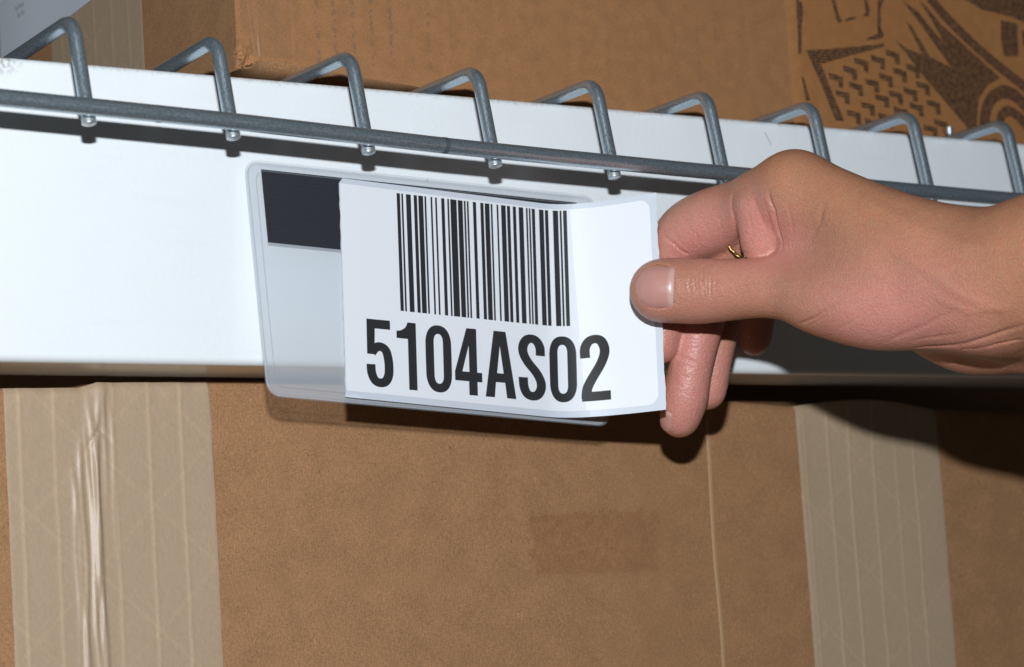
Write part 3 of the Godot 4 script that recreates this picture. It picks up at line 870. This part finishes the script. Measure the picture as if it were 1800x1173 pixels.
	fill_poly(cov, W, H, [S.call([44.4, 12.5, 52.0, 11.3, 51.9, 6.7, 49.2, 6.9, 49.3, 9.2, 44.7, 10.1])])
	var data := kraft(W, H, lin(0.335, 0.150, 0.054), 91)
	var wob := noise_bytes(W, H, 0.05, 92, 2, FastNoiseLite.TYPE_SIMPLEX_SMOOTH, false)
	for y in H:
		for x in W:
			var i := y * W + x
			if cov[i] <= 0.0: continue
			# printed across the flutes: ink lies in rows
			var row := 0.5 + 0.5 * sin((y + (wob[i] - 128) * 0.005) * TAU / 8.4)
			var k := minf(cov[i], 1.0) * clampf(0.8 + (wob[i] - 128) * 0.004, 0.6, 1.0) * (0.30 + 0.70 * smoothstep(0.1, 0.6, row))
			data[i * 3] = int(lerpf(data[i * 3], 44.0, k)); data[i * 3 + 1] = int(lerpf(data[i * 3 + 1], 34.0, k)); data[i * 3 + 2] = int(lerpf(data[i * 3 + 2], 31.0, k))
	var pm: StandardMaterial3D = M.kraft.duplicate()
	pm.albedo_texture = tex(W, H, data)
	var f := func(i: int, j: int) -> Array:
		var x := 335.0 + 150.0 * i / 50.0
		var y := 102.0 - 76.5 * j / 30.0
		var z := -22.6 - 0.9 * exp(-(x - 335.0) / 1.2) + 0.25 * sin(x * 0.05 + y * 0.03)
		return [Vector3(x, y, z) * MM - o, Vector2((x - 335.0) / 150.0, (102.0 - y) / 80.0)]
	part("front_panel", sheet(50, 30, f, Vector3(0, 0, 1)), pm, box)
	part("side_panel", rounded_box(Vector3(0.3350, 0.0255, -0.250) - o, Vector3(0.3385, 0.102, -0.0245) - o, 0.001), M.kraft, box)
	part("side_panel", rounded_box(Vector3(0.4815, 0.0255, -0.250) - o, Vector3(0.4850, 0.102, -0.0245) - o, 0.001), M.kraft, box)
	part("bottom_panel", rounded_box(Vector3(0.3388, 0.0255, -0.250) - o, Vector3(0.4812, 0.0285, -0.0248) - o, 0.001), M.kraft, box)
	part("back_panel", rounded_box(Vector3(0.3350, 0.0255, -0.2535) - o, Vector3(0.4850, 0.102, -0.2505) - o, 0.001), M.kraft, box)
	part("top_panel", rounded_box(Vector3(0.3350, 0.1023, -0.2535) - o, Vector3(0.4850, 0.1053, -0.0235) - o, 0.001), M.kraft, box)

func build_pin() -> void:
	var pin := thing("metal_pin", "small shiny round pin head standing on the beam's top edge before the printed carton", "pin", Vector3(0.4095, BEAM_TOP, -0.0140))
	part("head", tube(PackedVector3Array([Vector3(0, 0.0077, 0), Vector3(0, 0.0066, 0), Vector3(0, 0.0048, 0)]), 0.0017, 16, null, true), M.zinc_end, pin)
	part("shaft", tube(PackedVector3Array([Vector3(0, 0.0050, 0), Vector3(0, -0.0002, 0)]), 0.0007, 10), M.zinc_end, pin)

# ---------------------------------------------------------------- the label holder and the label (mm)
const SLEEVE_TL := Vector3(69.20, -7.44, 3.00)
const SLEEVE_TR := Vector3(212.40, -12.69, 3.00)
const SLEEVE_BL := Vector3(68.43, -85.94, 11.00)
const SLEEVE_BR := Vector3(209.77, -95.16, 6.00)
const PAPER_LT := Vector3(104.26, -11.49, 4.24)
const PAPER_LB := Vector3(97.93, -86.44, 10.84)
const PAPER_BT := Vector3(187.54, -16.08, 4.20)
const PAPER_BB := Vector3(180.67, -92.34, 7.99)
const PAPER_RT := Vector3(216.04, -16.28, 34.00)
const PAPER_RB := Vector3(214.56, -92.62, 33.00)
const LABEL_W := 126.88
const LABEL_H := 75.51
const CAM_AT := Vector3(-0.38736, -0.18309, 0.78210)
const CAM_RIGHT := Vector3(0.815080, -0.063372, 0.575871)
const CAM_UP := Vector3(-0.020644, 0.990191, 0.138186)
const CAM_BACK := Vector3(-0.578980, -0.124521, 0.805777)

func holder(a: float, b: float) -> Vector3:
	return (SLEEVE_TL.lerp(SLEEVE_TR, a)).lerp(SLEEVE_BL.lerp(SLEEVE_BR, a), b)

func rounded_rect_point(a: float, b: float, ra: float, rb: float) -> Vector2:
	# moves a point of the unit square into a square with rounded corners
	var p := Vector2(a, b)
	for cx in [0.0, 1.0]:
		for cy in [0.0, 1.0]:
			var q := Vector2((p.x - cx) / ra * (1.0 if cx == 0.0 else -1.0), (p.y - cy) / rb * (1.0 if cy == 0.0 else -1.0))
			if q.x < 1.0 and q.y < 1.0 and q.x >= 0 and q.y >= 0:
				var w := Vector2(1.0 - q.x, 1.0 - q.y)
				var m := maxf(w.x, w.y)
				if m > 0.0:
					var d := w * (m / w.length())
					q = Vector2(1.0 - d.x, 1.0 - d.y)
					p = Vector2(cx + q.x * ra * (1.0 if cx == 0.0 else -1.0), cy + q.y * rb * (1.0 if cy == 0.0 else -1.0))
	return p

func grid_to_corner(k: int, n: int, r: float) -> float:
	# grid lines: a third of them crowd into each rounded corner
	var t := float(k) / n
	if t < 0.2: return r * t / 0.2
	if t > 0.8: return 1.0 - r * (1.0 - t) / 0.2
	return lerpf(r, 1.0 - r, (t - 0.2) / 0.6)

func build_holder() -> void:
	var at := holder(0.5, 0.0) * MM
	var h := thing("label_holder", "clear plastic label sleeve with a black magnetic strip held on the white beam", "label holder", at)
	var nrm := (SLEEVE_BL - SLEEVE_TL).cross(SLEEVE_TR - SLEEVE_TL).normalized()
	var ra := 5.0 / 143.0
	var rb := 5.0 / 79.0
	var wav := noise(FastNoiseLite.TYPE_SIMPLEX_SMOOTH, 0.02, 61, 2)
	var fback := func(i: int, j: int) -> Array:
		var q := rounded_rect_point(grid_to_corner(i, 40, ra), grid_to_corner(j, 30, rb), ra, rb)
		return [(holder(q.x, q.y) - nrm * (0.5 - 0.2 * wav.get_noise_2d(q.x * 140, q.y * 80))) * MM - at]
	part("back_sheet", sheet(40, 30, fback, Vector3(0, 0, 1)), M.vinyl, h)
	var ffront := func(i: int, j: int) -> Array:
		var q := rounded_rect_point(grid_to_corner(i, 40, ra), grid_to_corner(j, 30, rb), ra, rb)
		q.x = lerpf(0.0, 0.915, q.x) if q.x > 0.5 else q.x * 0.915
		var belly := 1.15 * smoothstep(0.0, 0.05, q.x) * smoothstep(0.0, 0.05, q.y) * smoothstep(1.0, 0.95, q.y)
		# the bent label pushes the sheet out near the open end
		var hp := holder(q.x, q.y)
		var along := (hp - PAPER_LT.lerp(PAPER_LB, q.y)).dot((PAPER_BT - PAPER_LT).normalized())
		if along > 10.0:
			var pushed := (paper(along, clampf(q.y, 0.0, 1.0) * LABEL_H) - hp).dot(nrm)
			belly = maxf(belly, pushed + 0.35)
		return [(hp + nrm * (0.35 + belly + 0.25 * wav.get_noise_2d(q.x * 140 + 300, q.y * 80) * smoothstep(0.8, 0.6, q.x))) * MM - at]
	part("front_sheet", sheet(40, 30, ffront, Vector3(0, 0, 1)), M.vinyl_front, h)
	# welded rim
	var ring := PackedVector3Array()
	var cs := [Vector2(0, 0), Vector2(1, 0), Vector2(1, 1), Vector2(0, 1)]
	var loop := PackedVector3Array()
	for k in range(0, 5):
		loop.append((holder(cs[k % 4].x, cs[k % 4].y)) * MM - at)
	var start := loop[0].lerp(loop[1], 0.5)
	ring = rounded_path(PackedVector3Array([start, loop[1], loop[2], loop[3], loop[0], start]), 0.0052, 8)
	part("rim", tube(ring, 0.00065, 10), M.vinyl_rim, h)
	var ring2 := PackedVector3Array()
	var l2 := []
	for c in [Vector2(0.022, 0.038), Vector2(0.978, 0.038), Vector2(0.978, 0.962), Vector2(0.022, 0.962)]:
		l2.append((holder(c.x, c.y) + nrm * 0.35) * MM - at)
	var s2: Vector3 = l2[0].lerp(l2[1], 0.5)
	ring2 = rounded_path(PackedVector3Array([s2, l2[1], l2[2], l2[3], l2[0], s2]), 0.004, 8)
	part("weld_bead", tube(ring2, 0.00018, 8), M.vinyl_rim, h)
	# magnet: a thin slab inside the sleeve
	var fm := func(i: int, j: int) -> Array:
		var a := lerpf(0.041, 0.945, i / 10.0)
		var b := lerpf(0.030, 0.345, j / 6.0)
		return [(holder(a, b) - nrm * 0.1) * MM - at, Vector2(a * 2.0, b)]
	var mb := sheet(10, 6, fm, Vector3(0, 0, 1))
	var fmb := func(i: int, j: int) -> Array:
		var a := lerpf(0.041, 0.945, i / 10.0)
		var b := lerpf(0.030, 0.345, j / 6.0)
		return [(holder(a, b) - nrm * 0.42) * MM - at, Vector2(a * 2.0, b)]
	sheet(10, 6, fmb, Vector3(0, 0, -1), mb)
	for e in [[0, 0, 1, 0], [1, 0, 1, 1], [1, 1, 0, 1], [0, 1, 0, 0]]:
		var fe := func(i: int, j: int) -> Array:
			var a := lerpf(0.041, 0.945, lerpf(e[0], e[2], i / 10.0))
			var b := lerpf(0.030, 0.345, lerpf(e[1], e[3], i / 10.0))
			return [(holder(a, b) - nrm * lerpf(0.1, 0.42, j)) * MM - at, Vector2(a * 2.0, b)]
		sheet(10, 1, fe, Vector3(e[3] * 0.0 + (1.0 if e[0] == 1 and e[2] == 1 else (-1.0 if e[0] == 0 and e[2] == 0 else 0.0)), 1.0 if e[1] == 0 and e[3] == 0 else (-1.0 if e[1] == 1 and e[3] == 1 else 0.0), 0), mb)
	part("magnet_strip", mb, M.magnet, h)

func paper_edge(l: Vector3, b: Vector3, r: Vector3, s: float) -> Vector3:
	# the edge lies straight in the sleeve as far as b, then bends forward to r
	var d := (b - l).normalized()
	var flat := (b - l).length()
	if s <= flat: return l + d * s
	var p1 := b + d * 14.0
	var p2 := r + (p1 - r) * 0.5
	var bend := LABEL_W - flat
	# step along the curve by length
	var left := s - flat
	var prev := b
	var steps := 40
	for k in steps:
		var t := float(k + 1) / steps
		var q := b.bezier_interpolate(p1, p2, r, t)
		var seg := (q - prev).length()
		if seg >= left: return prev.lerp(q, left / seg)
		left -= seg
		prev = q
	return r + (r - p2).normalized() * minf(left, bend)

func paper(s: float, t: float) -> Vector3:
	return paper_edge(PAPER_LT, PAPER_BT, PAPER_RT, s).lerp(paper_edge(PAPER_LB, PAPER_BB, PAPER_RB, s), t / LABEL_H)

func build_label() -> void:
	var at := paper(0.0, LABEL_H) * MM
	var l := thing("barcode_label", "white barcode label reading 5104AS02 bent outwards by the fingers that pull it from its sleeve", "label", at)
	var rag := noise(FastNoiseLite.TYPE_SIMPLEX, 0.6, 71, 2)
	var wave := func(s: float, t: float) -> float:
		return 0.25 * sin(s * 0.05 + 1.0) * sin(t * 0.06)
	var fb := func(i: int, j: int) -> Array:
		var s := LABEL_W * i / 110.0
		var t := LABEL_H * j / 40.0
		if i == 0: s += rag.get_noise_1d(t) * 0.25 + (1.4 if j == 0 else 0.0)
		if i == 110: s += rag.get_noise_1d(t + 200.0) * 0.35
		return [paper(s, t) * MM - at]
	part("backing_sheet", sheet(110, 40, fb, Vector3(-0.5, 0, 0.8)), M.liner, l)
	# the printed sticker
	var W := 1600
	var H := 896
	var kx := W / LABEL_W
	var ky := H / LABEL_H
	var cov := PackedFloat32Array()
	cov.resize(W * H)
	var bars := ["211232", "213113", "121322", "114131", "111323", "213113", "123122", "223211", "112331", "2331112"]
	var x := 22.9
	var mod := 70.4 / 112.0
	for b in bars:
		var on := true
		for ch in b:
			var wd := int(ch) * mod
			if on:
				var g := 0.035
				var dy := -0.008 * (x - 22.9)
				var q := PackedVector2Array([Vector2((x - g) * kx, (2.9 + dy) * ky), Vector2((x + wd + g) * kx, (2.9 + dy) * ky), Vector2((x + wd + g + 0.2) * kx, (44.0 + dy) * ky), Vector2((x - g + 0.2) * kx, (44.0 + dy) * ky)])
				fill_poly(cov, W, H, [q])
			x += wd
			on = not on
	var letters := [["5", 8.7, 19.4], ["1", 21.1, 29.9], ["0", 32.8, 43.5], ["4", 44.8, 56.2], ["A", 57.5, 70.6], ["S", 71.8, 83.8], ["0", 85.4, 95.5], ["2", 96.8, 107.3]]
	for e in letters:
		for layer in glyph(e[0]):
			var rings := []
			for r in layer:
				var q := PackedVector2Array()
				for p in r:
					var px: float = lerpf(e[1], e[2], p.x)
					q.append(Vector2(px * kx, (lerpf(48.0, 71.1, p.y) - 0.011 * (px - 9.0)) * ky))
				rings.append(q)
			fill_poly(cov, W, H, rings)
	var grain := noise_bytes(W, H, 0.35, 73, 2, FastNoiseLite.TYPE_SIMPLEX_SMOOTH, false)
	var data := PackedByteArray()
	data.resize(W * H * 3)
	var wc := lin(0.82, 0.84, 0.87)
	var ic := lin(0.011, 0.0105, 0.010)
	for i in W * H:
		var k := minf(cov[i], 1.0)
		var g := 1.0 + (grain[i] - 128) * 0.00022
		data[i * 3] = int(lerpf(wc.r, ic.r, k) * 255 * g); data[i * 3 + 1] = int(lerpf(wc.g, ic.g, k) * 255 * g); data[i * 3 + 2] = int(lerpf(wc.b, ic.b, k) * 255 * g)
	var pm := mat(Color.WHITE, 0.5)
	pm.metallic_specular = 0.36
	pm.albedo_texture = tex(W, H, data)
	var e := [0.35, 1.9, LABEL_W - 2.6, LABEL_H - 2.2]
	var fs := func(i: int, j: int) -> Array:
		var ra: float = 4.0 / (e[2] - e[0])
		var rb: float = 4.0 / (e[3] - e[1])
		var q := Vector2(i / 110.0, grid_to_corner(j, 40, rb))
		if i > 55:
			q = rounded_rect_point(lerpf(0.5, 1.0, grid_to_corner(i, 110, ra * 2.0) * 2.0 - 1.0) if false else (lerpf(0.5, 1.0 - ra, (i - 55) / 43.0) if i <= 98 else lerpf(1.0 - ra, 1.0, (i - 98) / 12.0)), q.y, ra, rb)
		var s: float = lerpf(e[0], e[2], q.x)
		var t: float = lerpf(e[1], e[3], q.y)
		var p := paper(s, t)
		var dn := (paper(s + 0.3, t) - paper(s - 0.3, t)).cross(paper(s, t - 0.3) - paper(s, t + 0.3)).normalized()
		return [(p + dn * 0.13) * MM - at, Vector2(s / LABEL_W, t / LABEL_H)]
	part("sticker", sheet(110, 40, fs, Vector3(-0.5, 0, 0.8)), pm, l, "white sticker printed with a barcode and 5104AS02")

# ---------------------------------------------------------------- the hand
const HAND_AT := Vector3(0.300, -0.060, 0.070)
var bone_a := PackedVector3Array()
var bone_d := PackedVector3Array()
var bone_l := PackedFloat32Array()
var bone_r := PackedFloat32Array()
var bone_s := PackedFloat32Array()
var chain_group := PackedInt32Array()
var chain_bones := []

func smin(a: float, b: float, k: float) -> float:
	var h := maxf(k - absf(a - b), 0.0) / k
	return minf(a, b) - h * h * k * 0.25

func lay_bones() -> void:
	for ch in HAND_CHAINS:
		var pts: Array = ch[1]
		var n := 4 if pts.size() > 2 else 1
		var path := []
		for i in pts.size() - 1:
			for k in n:
				var q := []
				for e in 4:
					q.append(cubic_interpolate(pts[i][e], pts[i + 1][e], pts[maxi(i - 1, 0)][e], pts[mini(i + 2, pts.size() - 1)][e], float(k) / n))
				path.append(q)
		path.append(pts[-1])
		var ids := PackedInt32Array()
		for i in path.size() - 1:
			var a := Vector3(path[i][0], path[i][1], path[i][2])
			var b := Vector3(path[i + 1][0], path[i + 1][1], path[i + 1][2])
			ids.append(bone_a.size())
			bone_a.append(a); bone_d.append(b - a); bone_l.append(1.0 / (b - a).length_squared()); bone_r.append(path[i][3]); bone_s.append(path[i + 1][3] - path[i][3])
		chain_group.append(ch[0])
		chain_bones.append(ids)

func field(p: Vector3, active: Array) -> float:
	var palm := 1e6
	var thumb := 1e6
	var fingers := 1e6
	var finger := 1e6
	var last := -1
	for c in chain_group.size():
		var ids: PackedInt32Array = active[c]
		var g := chain_group[c]
		if g != last:
			if last > 1: fingers = smin(fingers, finger, 0.6)
			finger = 1e6
			last = g
		if ids.is_empty(): continue
		var d := 1e6
		for i in ids:
			var q := p - bone_a[i]
			var t := clampf(q.dot(bone_d[i]) * bone_l[i], 0.0, 1.0)
			var e := (q - bone_d[i] * t).length() - bone_r[i] - bone_s[i] * t
			var h := 1.5 - absf(d - e)
			d = minf(d, e)
			if h > 0.0: d -= h * h / 6.0
		if g == 0: palm = smin(palm, d, 9.0)
		elif g == 1: thumb = smin(thumb, d, 1.2)
		else: finger = smin(finger, d, 1.2)
	fingers = smin(fingers, finger, 0.6)
	return smin(smin(palm, fingers, 5.0), smin(palm, thumb, 9.0), 0.6)

var crease_paths := []

func crease_depth(p: Vector3, near: Array) -> float:
	var s := 0.0
	for k in near:
		var cr: Array = HAND_CREASES[k]
		var best := 1e6
		var at_end := 0.0
		var pts: PackedVector3Array = crease_paths[k]
		for i in pts.size() - 1:
			var q := p - pts[i]
			var e := pts[i + 1] - pts[i]
			var t := clampf(q.dot(e) / e.length_squared(), 0.0, 1.0)
			var d := (q - e * t).length()
			if d < best:
				best = d
				at_end = (i + t) / (pts.size() - 1)
		if best < 2.4 * float(cr[0]):
			var w: float = cr[0]
			var fade := smoothstep(0.0, 0.2, at_end) * smoothstep(1.0, 0.8, at_end) * 0.6 + 0.4
			s += cr[1] * fade * exp(-best * best / (w * w))
	return s

func skin_color(p: Vector3, tone: FastNoiseLite) -> Color:
	var pink := 0.0
	for k in HAND_PINK:
		var d := p.distance_to(Vector3(k[0][0], k[0][1], k[0][2])) / float(k[1])
		if d < 2.2: pink += k[2] * exp(-d * d)
	pink = clampf(pink, 0.0, 1.0)
	var c := Vector3(0.50, 0.223, 0.123).lerp(Vector3(0.67, 0.276, 0.218), pink)
	var n1 := tone.get_noise_3d(p.x * 0.9, p.y * 0.9, p.z * 0.9)
	var n2 := tone.get_noise_3d(p.x * 4.0 + 70, p.y * 4.0, p.z * 4.0)
	c *= 1.0 + 0.09 * n1 + 0.06 * n2
	c.y *= 1.0 - 0.05 * n2
	c.z *= 1.0 - 0.05 * n2
	return Color(c.x, c.y, c.z)

func build_person() -> void:
	var hand := thing("person", "bare hand and wrist pulling the barcode label between thumb and bent fingers", "person", HAND_AT)
	lay_bones()
	var cell := 1.35
	var lo := Vector3.ONE * 1e6
	var hi := -lo
	for i in bone_a.size():
		var r := Vector3.ONE * (maxf(bone_r[i], bone_r[i] + bone_s[i]) + 2.0)
		lo = lo.min(bone_a[i] - r).min(bone_a[i] + bone_d[i] - r)
		hi = hi.max(bone_a[i] + r).max(bone_a[i] + bone_d[i] + r)
	hi.z = minf(hi.z, 138.0)
	var bs := 6
	var nb := Vector3i(((hi - lo) / (cell * bs)).ceil())
	var dim := nb * bs + Vector3i.ONE
	var val := PackedFloat32Array()
	val.resize(dim.x * dim.y * dim.z)
	val.fill(99.0)
	var sy := dim.x
	var sz := dim.x * dim.y
	var rad := cell * bs * 0.5 * sqrt(3.0)
	var blocks := []
	for bz in nb.z:
		for by in nb.y:
			for bx in nb.x:
				var mid := lo + Vector3(bx + 0.5, by + 0.5, bz + 0.5) * bs * cell
				var act := []
				var nearest := 1e6
				var dist := []
				for c in chain_group.size():
					var ids := PackedInt32Array()
					for i in chain_bones[c]:
						var q := mid - bone_a[i]
						var t := clampf(q.dot(bone_d[i]) * bone_l[i], 0.0, 1.0)
						var e := (q - bone_d[i] * t).length() - bone_r[i] - bone_s[i] * t
						nearest = minf(nearest, e)
						if e < rad + 10.0: ids.append(i)
					act.append(ids)
				if nearest > rad + 4.0: continue
				if nearest < -rad - 6.0:
					# well inside
					for z in bs + 1:
						for y in bs + 1:
							for x in bs + 1:
								var at := (bx * bs + x) + (by * bs + y) * sy + (bz * bs + z) * sz
								if val[at] > 98.0: val[at] = -9.0
					continue
				blocks.append(Vector3i(bx, by, bz))
				for z in bs + 1:
					for y in bs + 1:
						for x in bs + 1:
							var gx := bx * bs + x
							var gy := by * bs + y
							var gz := bz * bs + z
							var at := gx + gy * sy + gz * sz
							if val[at] > 98.0 or val[at] == -9.0: val[at] = field(lo + Vector3(gx, gy, gz) * cell, act)
	print("field done ", blocks.size(), " blocks")
	# surface nets
	var vid := {}
	var vp := PackedVector3Array()
	var vn := PackedVector3Array()
	var off := PackedInt32Array()
	for k in 8: off.append((k & 1) + ((k >> 1) & 1) * sy + ((k >> 2) & 1) * sz)
	var edges := []
	for a in 8:
		for bit in [1, 2, 4]:
			if not (a & bit): edges.append(Vector2i(a, a | bit))
	for blk in blocks:
		for z in bs:
			for y in bs:
				for x in bs:
					var g := Vector3i(blk.x * bs + x, blk.y * bs + y, blk.z * bs + z)
					var at := g.x + g.y * sy + g.z * sz
					var neg := 0
					for k in 8:
						if val[at + off[k]] < 0.0: neg += 1
					if neg == 0 or neg == 8: continue
					var sum := Vector3.ZERO
					var cnt := 0
					for e in edges:
						var v0 := val[at + off[e.x]]
						var v1 := val[at + off[e.y]]
						if (v0 < 0.0) != (v1 < 0.0):
							var t := v0 / (v0 - v1)
							var p0 := Vector3(e.x & 1, (e.x >> 1) & 1, (e.x >> 2) & 1)
							var p1 := Vector3(e.y & 1, (e.y >> 1) & 1, (e.y >> 2) & 1)
							sum += p0.lerp(p1, t)
							cnt += 1
					var f := sum / cnt
					var c := PackedFloat32Array()
					for k in 8: c.append(val[at + off[k]])
					var gx := lerpf(lerpf(c[1] - c[0], c[3] - c[2], f.y), lerpf(c[5] - c[4], c[7] - c[6], f.y), f.z)
					var gy := lerpf(lerpf(c[2] - c[0], c[3] - c[1], f.x), lerpf(c[6] - c[4], c[7] - c[5], f.x), f.z)
					var gz := lerpf(lerpf(c[4] - c[0], c[5] - c[1], f.x), lerpf(c[6] - c[2], c[7] - c[3], f.x), f.y)
					vid[at] = vp.size()
					vp.append(lo + (Vector3(g) + f) * cell)
					vn.append(Vector3(gx, gy, gz).normalized())
	var tris := PackedInt32Array()
	for at in vid:
		for ax in 3:
			var step: int = [1, sy, sz][ax]
			var o1: int = [sy, sz, 1][ax]
			var o2: int = [sz, 1, sy][ax]
			var v0 := val[at]
			var v1 := val[at + step]
			if (v0 < 0.0) == (v1 < 0.0): continue
			if not (vid.has(at - o1) and vid.has(at - o2) and vid.has(at - o1 - o2)): continue
			var q := [vid[at], vid[at - o1], vid[at - o1 - o2], vid[at - o2]]
			tris.append_array(PackedInt32Array([q[0], q[1], q[2], q[0], q[2], q[3]]))
	# two rounds of normal smoothing, then one curved subdivision so that creases have room
	var acc := PackedVector3Array()
	for round_ in 2:
		acc = vn.duplicate()
		for i in range(0, tris.size(), 3):
			var s := vn[tris[i]] + vn[tris[i + 1]] + vn[tris[i + 2]]
			for k in 3: acc[tris[i + k]] += s * 0.25
		for i in vn.size(): vn[i] = acc[i].normalized()
	var b := Build.new()
	for i in vp.size():
		b.v.append(vp[i]); b.n.append(vn[i])
	var mid_of := {}
	var fine := PackedInt32Array()
	for i in range(0, tris.size(), 3):
		var t := [tris[i], tris[i + 1], tris[i + 2]]
		var m := []
		for k in 3:
			var i0: int = t[k]
			var i1: int = t[(k + 1) % 3]
			var key := mini(i0, i1) * 1000003 + maxi(i0, i1)
			if not mid_of.has(key):
				var p := (b.v[i0] + b.v[i1]) * 0.5
				var pa := p - b.n[i0] * (p - b.v[i0]).dot(b.n[i0])
				var pb := p - b.n[i1] * (p - b.v[i1]).dot(b.n[i1])
				mid_of[key] = b.v.size()
				b.v.append(p.lerp((pa + pb) * 0.5, 0.5))
				b.n.append((b.n[i0] + b.n[i1]).normalized())
			m.append(mid_of[key])
		fine.append_array(PackedInt32Array([t[0], m[0], m[2], m[0], t[1], m[1], m[2], m[1], t[2], m[0], m[1], m[2]]))
	# creases, colour
	var tone := noise(FastNoiseLite.TYPE_SIMPLEX_SMOOTH, 0.06, 19, 3)
	var boxes := []
	for cr in HAND_CREASES:
		var bb := AABB(Vector3(cr[2][0][0], cr[2][0][1], cr[2][0][2]), Vector3.ZERO)
		var path := PackedVector3Array()
		for q in cr[2]:
			bb = bb.expand(Vector3(q[0], q[1], q[2]))
			path.append(Vector3(q[0], q[1], q[2]))
		crease_paths.append(path)
		boxes.append(bb.grow(minf(3.0, 2.4 * float(cr[0]))))
	for i in b.v.size():
		var p := b.v[i]
		var near := []
		for k in boxes.size():
			if boxes[k].has_point(p): near.append(k)
		var col := skin_color(p, tone)
		if near:
			var n0 := b.n[i]
			var d0 := crease_depth(p, near)
			var t1 := n0.cross(Vector3(0.3, 0.7, 0.2)).normalized()
			var t2 := n0.cross(t1)
			var gr := t1 * (crease_depth(p + t1 * 0.2, near) - crease_depth(p - t1 * 0.2, near)) / 0.4 + t2 * (crease_depth(p + t2 * 0.2, near) - crease_depth(p - t2 * 0.2, near)) / 0.4
			b.v[i] = p - n0 * d0
			b.n[i] = (n0 + gr).normalized()
		b.uv.append(Vector2.ZERO)
		b.c.append(col)
		b.v[i] = b.v[i] * MM
	for i in range(0, fine.size(), 3): b.tri(fine[i], fine[i + 1], fine[i + 2])
	print("hand ", b.v.size(), " vertices")
	part("body", b, M.skin, hand, "bare skin of hand and wrist")
	add_nail(hand, NAIL_THUMB, THUMB_AXIS, 6.9, 7.0, 0.0)
	add_nail(hand, NAIL_MID, MIDDLE_AXIS, 4.6, 3.2, 0.0)
	# gold ring on the finger behind
	var ra := Vector3(RING_A[0], RING_A[1], RING_A[2])
	var rb := Vector3(RING_B[0], RING_B[1], RING_B[2])
	var ax := (rb - ra).normalized()
	var ctr := ra.lerp(rb, 0.62)
	var u := ax.cross(Vector3.UP).normalized()
	var w := ax.cross(u)
	var loop := PackedVector3Array()
	for k in 129:
		var a := TAU * k / 128.0
		loop.append((ctr + (u * cos(a) + w * sin(a)) * 10.1 + ax * 0.15 * sin(a * 24.0)) * MM)
	part("ring", tube(loop, 0.00065, 10), M.gold, hand, "thin twisted gold ring")

func add_nail(hand: Node3D, spot: Array, axis: Array, half_len: float, half_w: float, tilt: float) -> void:
	var c := Vector3(spot[0][0], spot[0][1], spot[0][2])
	var nn := Vector3(spot[1][0], spot[1][1], spot[1][2])
	var ax := Vector3(axis[0], axis[1], axis[2])
	ax = (ax - nn * ax.dot(nn)).normalized()
	var wd := ax.cross(nn).normalized()
	var ridge := noise(FastNoiseLite.TYPE_SIMPLEX_SMOOTH, 0.7, 29, 2)
	var f := func(i: int, j: int) -> Array:
		var p := i / 28.0 * 2.0 - 1.0     # -1 cuticle, 1 tip
		var q := j / 28.0 * 2.0 - 1.0
		# square to nail outline: round at the tip, squarish at the cuticle
		var lim := sqrt(1.0 - 0.62 * pow(maxf(p, 0.0), 2.4)) if p > 0 else 1.0 - 0.10 * pow(-p, 6.0)
		var along := p * half_len * (1.0 - 0.28 * q * q if p > 0 else 1.0 - 0.06 * pow(absf(q), 5.0))
		var start := c + ax * along + wd * q * half_w * lim + nn * 5.0
		var d := 0.0
		var pt := start
		for k in 14:
			d = field(pt, chain_bones)
			pt -= nn * d * 0.8
		var edge := maxf(absf(p), absf(q))
		var lift := 0.50 * (1.0 - pow(edge, 9.0)) - 0.10 + 0.07 * ridge.get_noise_2d(q * 7.0, p * 0.7) * (1.0 - edge * edge)
		pt += nn * lift
		var moon := smoothstep(-0.62, -0.86, p) * 0.5
		var free := smoothstep(0.80, 0.95, p + 0.12 * q * q) * 0.5
		var col := Vector3(0.50, 0.245, 0.205).lerp(Vector3(0.62, 0.44, 0.37), clampf(moon + free, 0, 1))
		return [pt * MM, Vector2.ZERO, Color(col.x, col.y, col.z)]
	part("nail", sheet(28, 28, f, nn), M.nail, hand, "short glossy fingernail")

# ---------------------------------------------------------------- the scene
func _ready() -> void:
	# camera
	var cam := Camera3D.new()
	cam.name = "camera"
	cam.fov = 13.706
	cam.near = 0.05
	cam.far = 20.0
	add_child(cam)
	cam.transform = Transform3D(Basis(CAM_RIGHT, CAM_UP, CAM_BACK), CAM_AT)
	var lens := CameraAttributesPhysical.new()
	lens.frustum_focal_length = 100.0
	lens.frustum_focus_distance = 0.94
	lens.exposure_aperture = 16.0
	lens.frustum_near = 0.05
	lens.frustum_far = 20.0
	cam.attributes = lens
	cam.current = true
	# dim surroundings
	var env := Environment.new()
	env.background_mode = Environment.BG_COLOR
	env.background_color = Color(0.19, 0.185, 0.175)
	env.background_energy_multiplier = 1.0
	env.tonemap_mode = Environment.TONE_MAPPER_LINEAR
	env.tonemap_exposure = 1.0
	env.sdfgi_enabled = true
	env.ssao_enabled = true
	env.ssil_enabled = true
	var we := WorldEnvironment.new()
	we.name = "surroundings"
	we.environment = env
	add_child(we)
	# the flash on top of the camera, the light of the picture
	var flash := AreaLight3D.new()
	flash.name = "camera_flash"
	flash.area_size = Vector2(0.030, 0.018)
	flash.light_energy = 1.10
	flash.light_color = Color(0.945, 0.972, 1.0)
	flash.shadow_enabled = true
	flash.area_range = 6.0
	add_child(flash)
	flash.position = CAM_AT + CAM_UP * 0.165
	flash.look_at(Vector3(0.16, -0.03, 0.0), Vector3.UP)

	make_materials()
	print("materials done")
	build_beam()
	build_deck()
	build_lower_carton()
	build_upper_carton()
	build_printed_carton()
	print("cartons done")
	build_holder()
	build_label()
	build_pin()
	build_person()
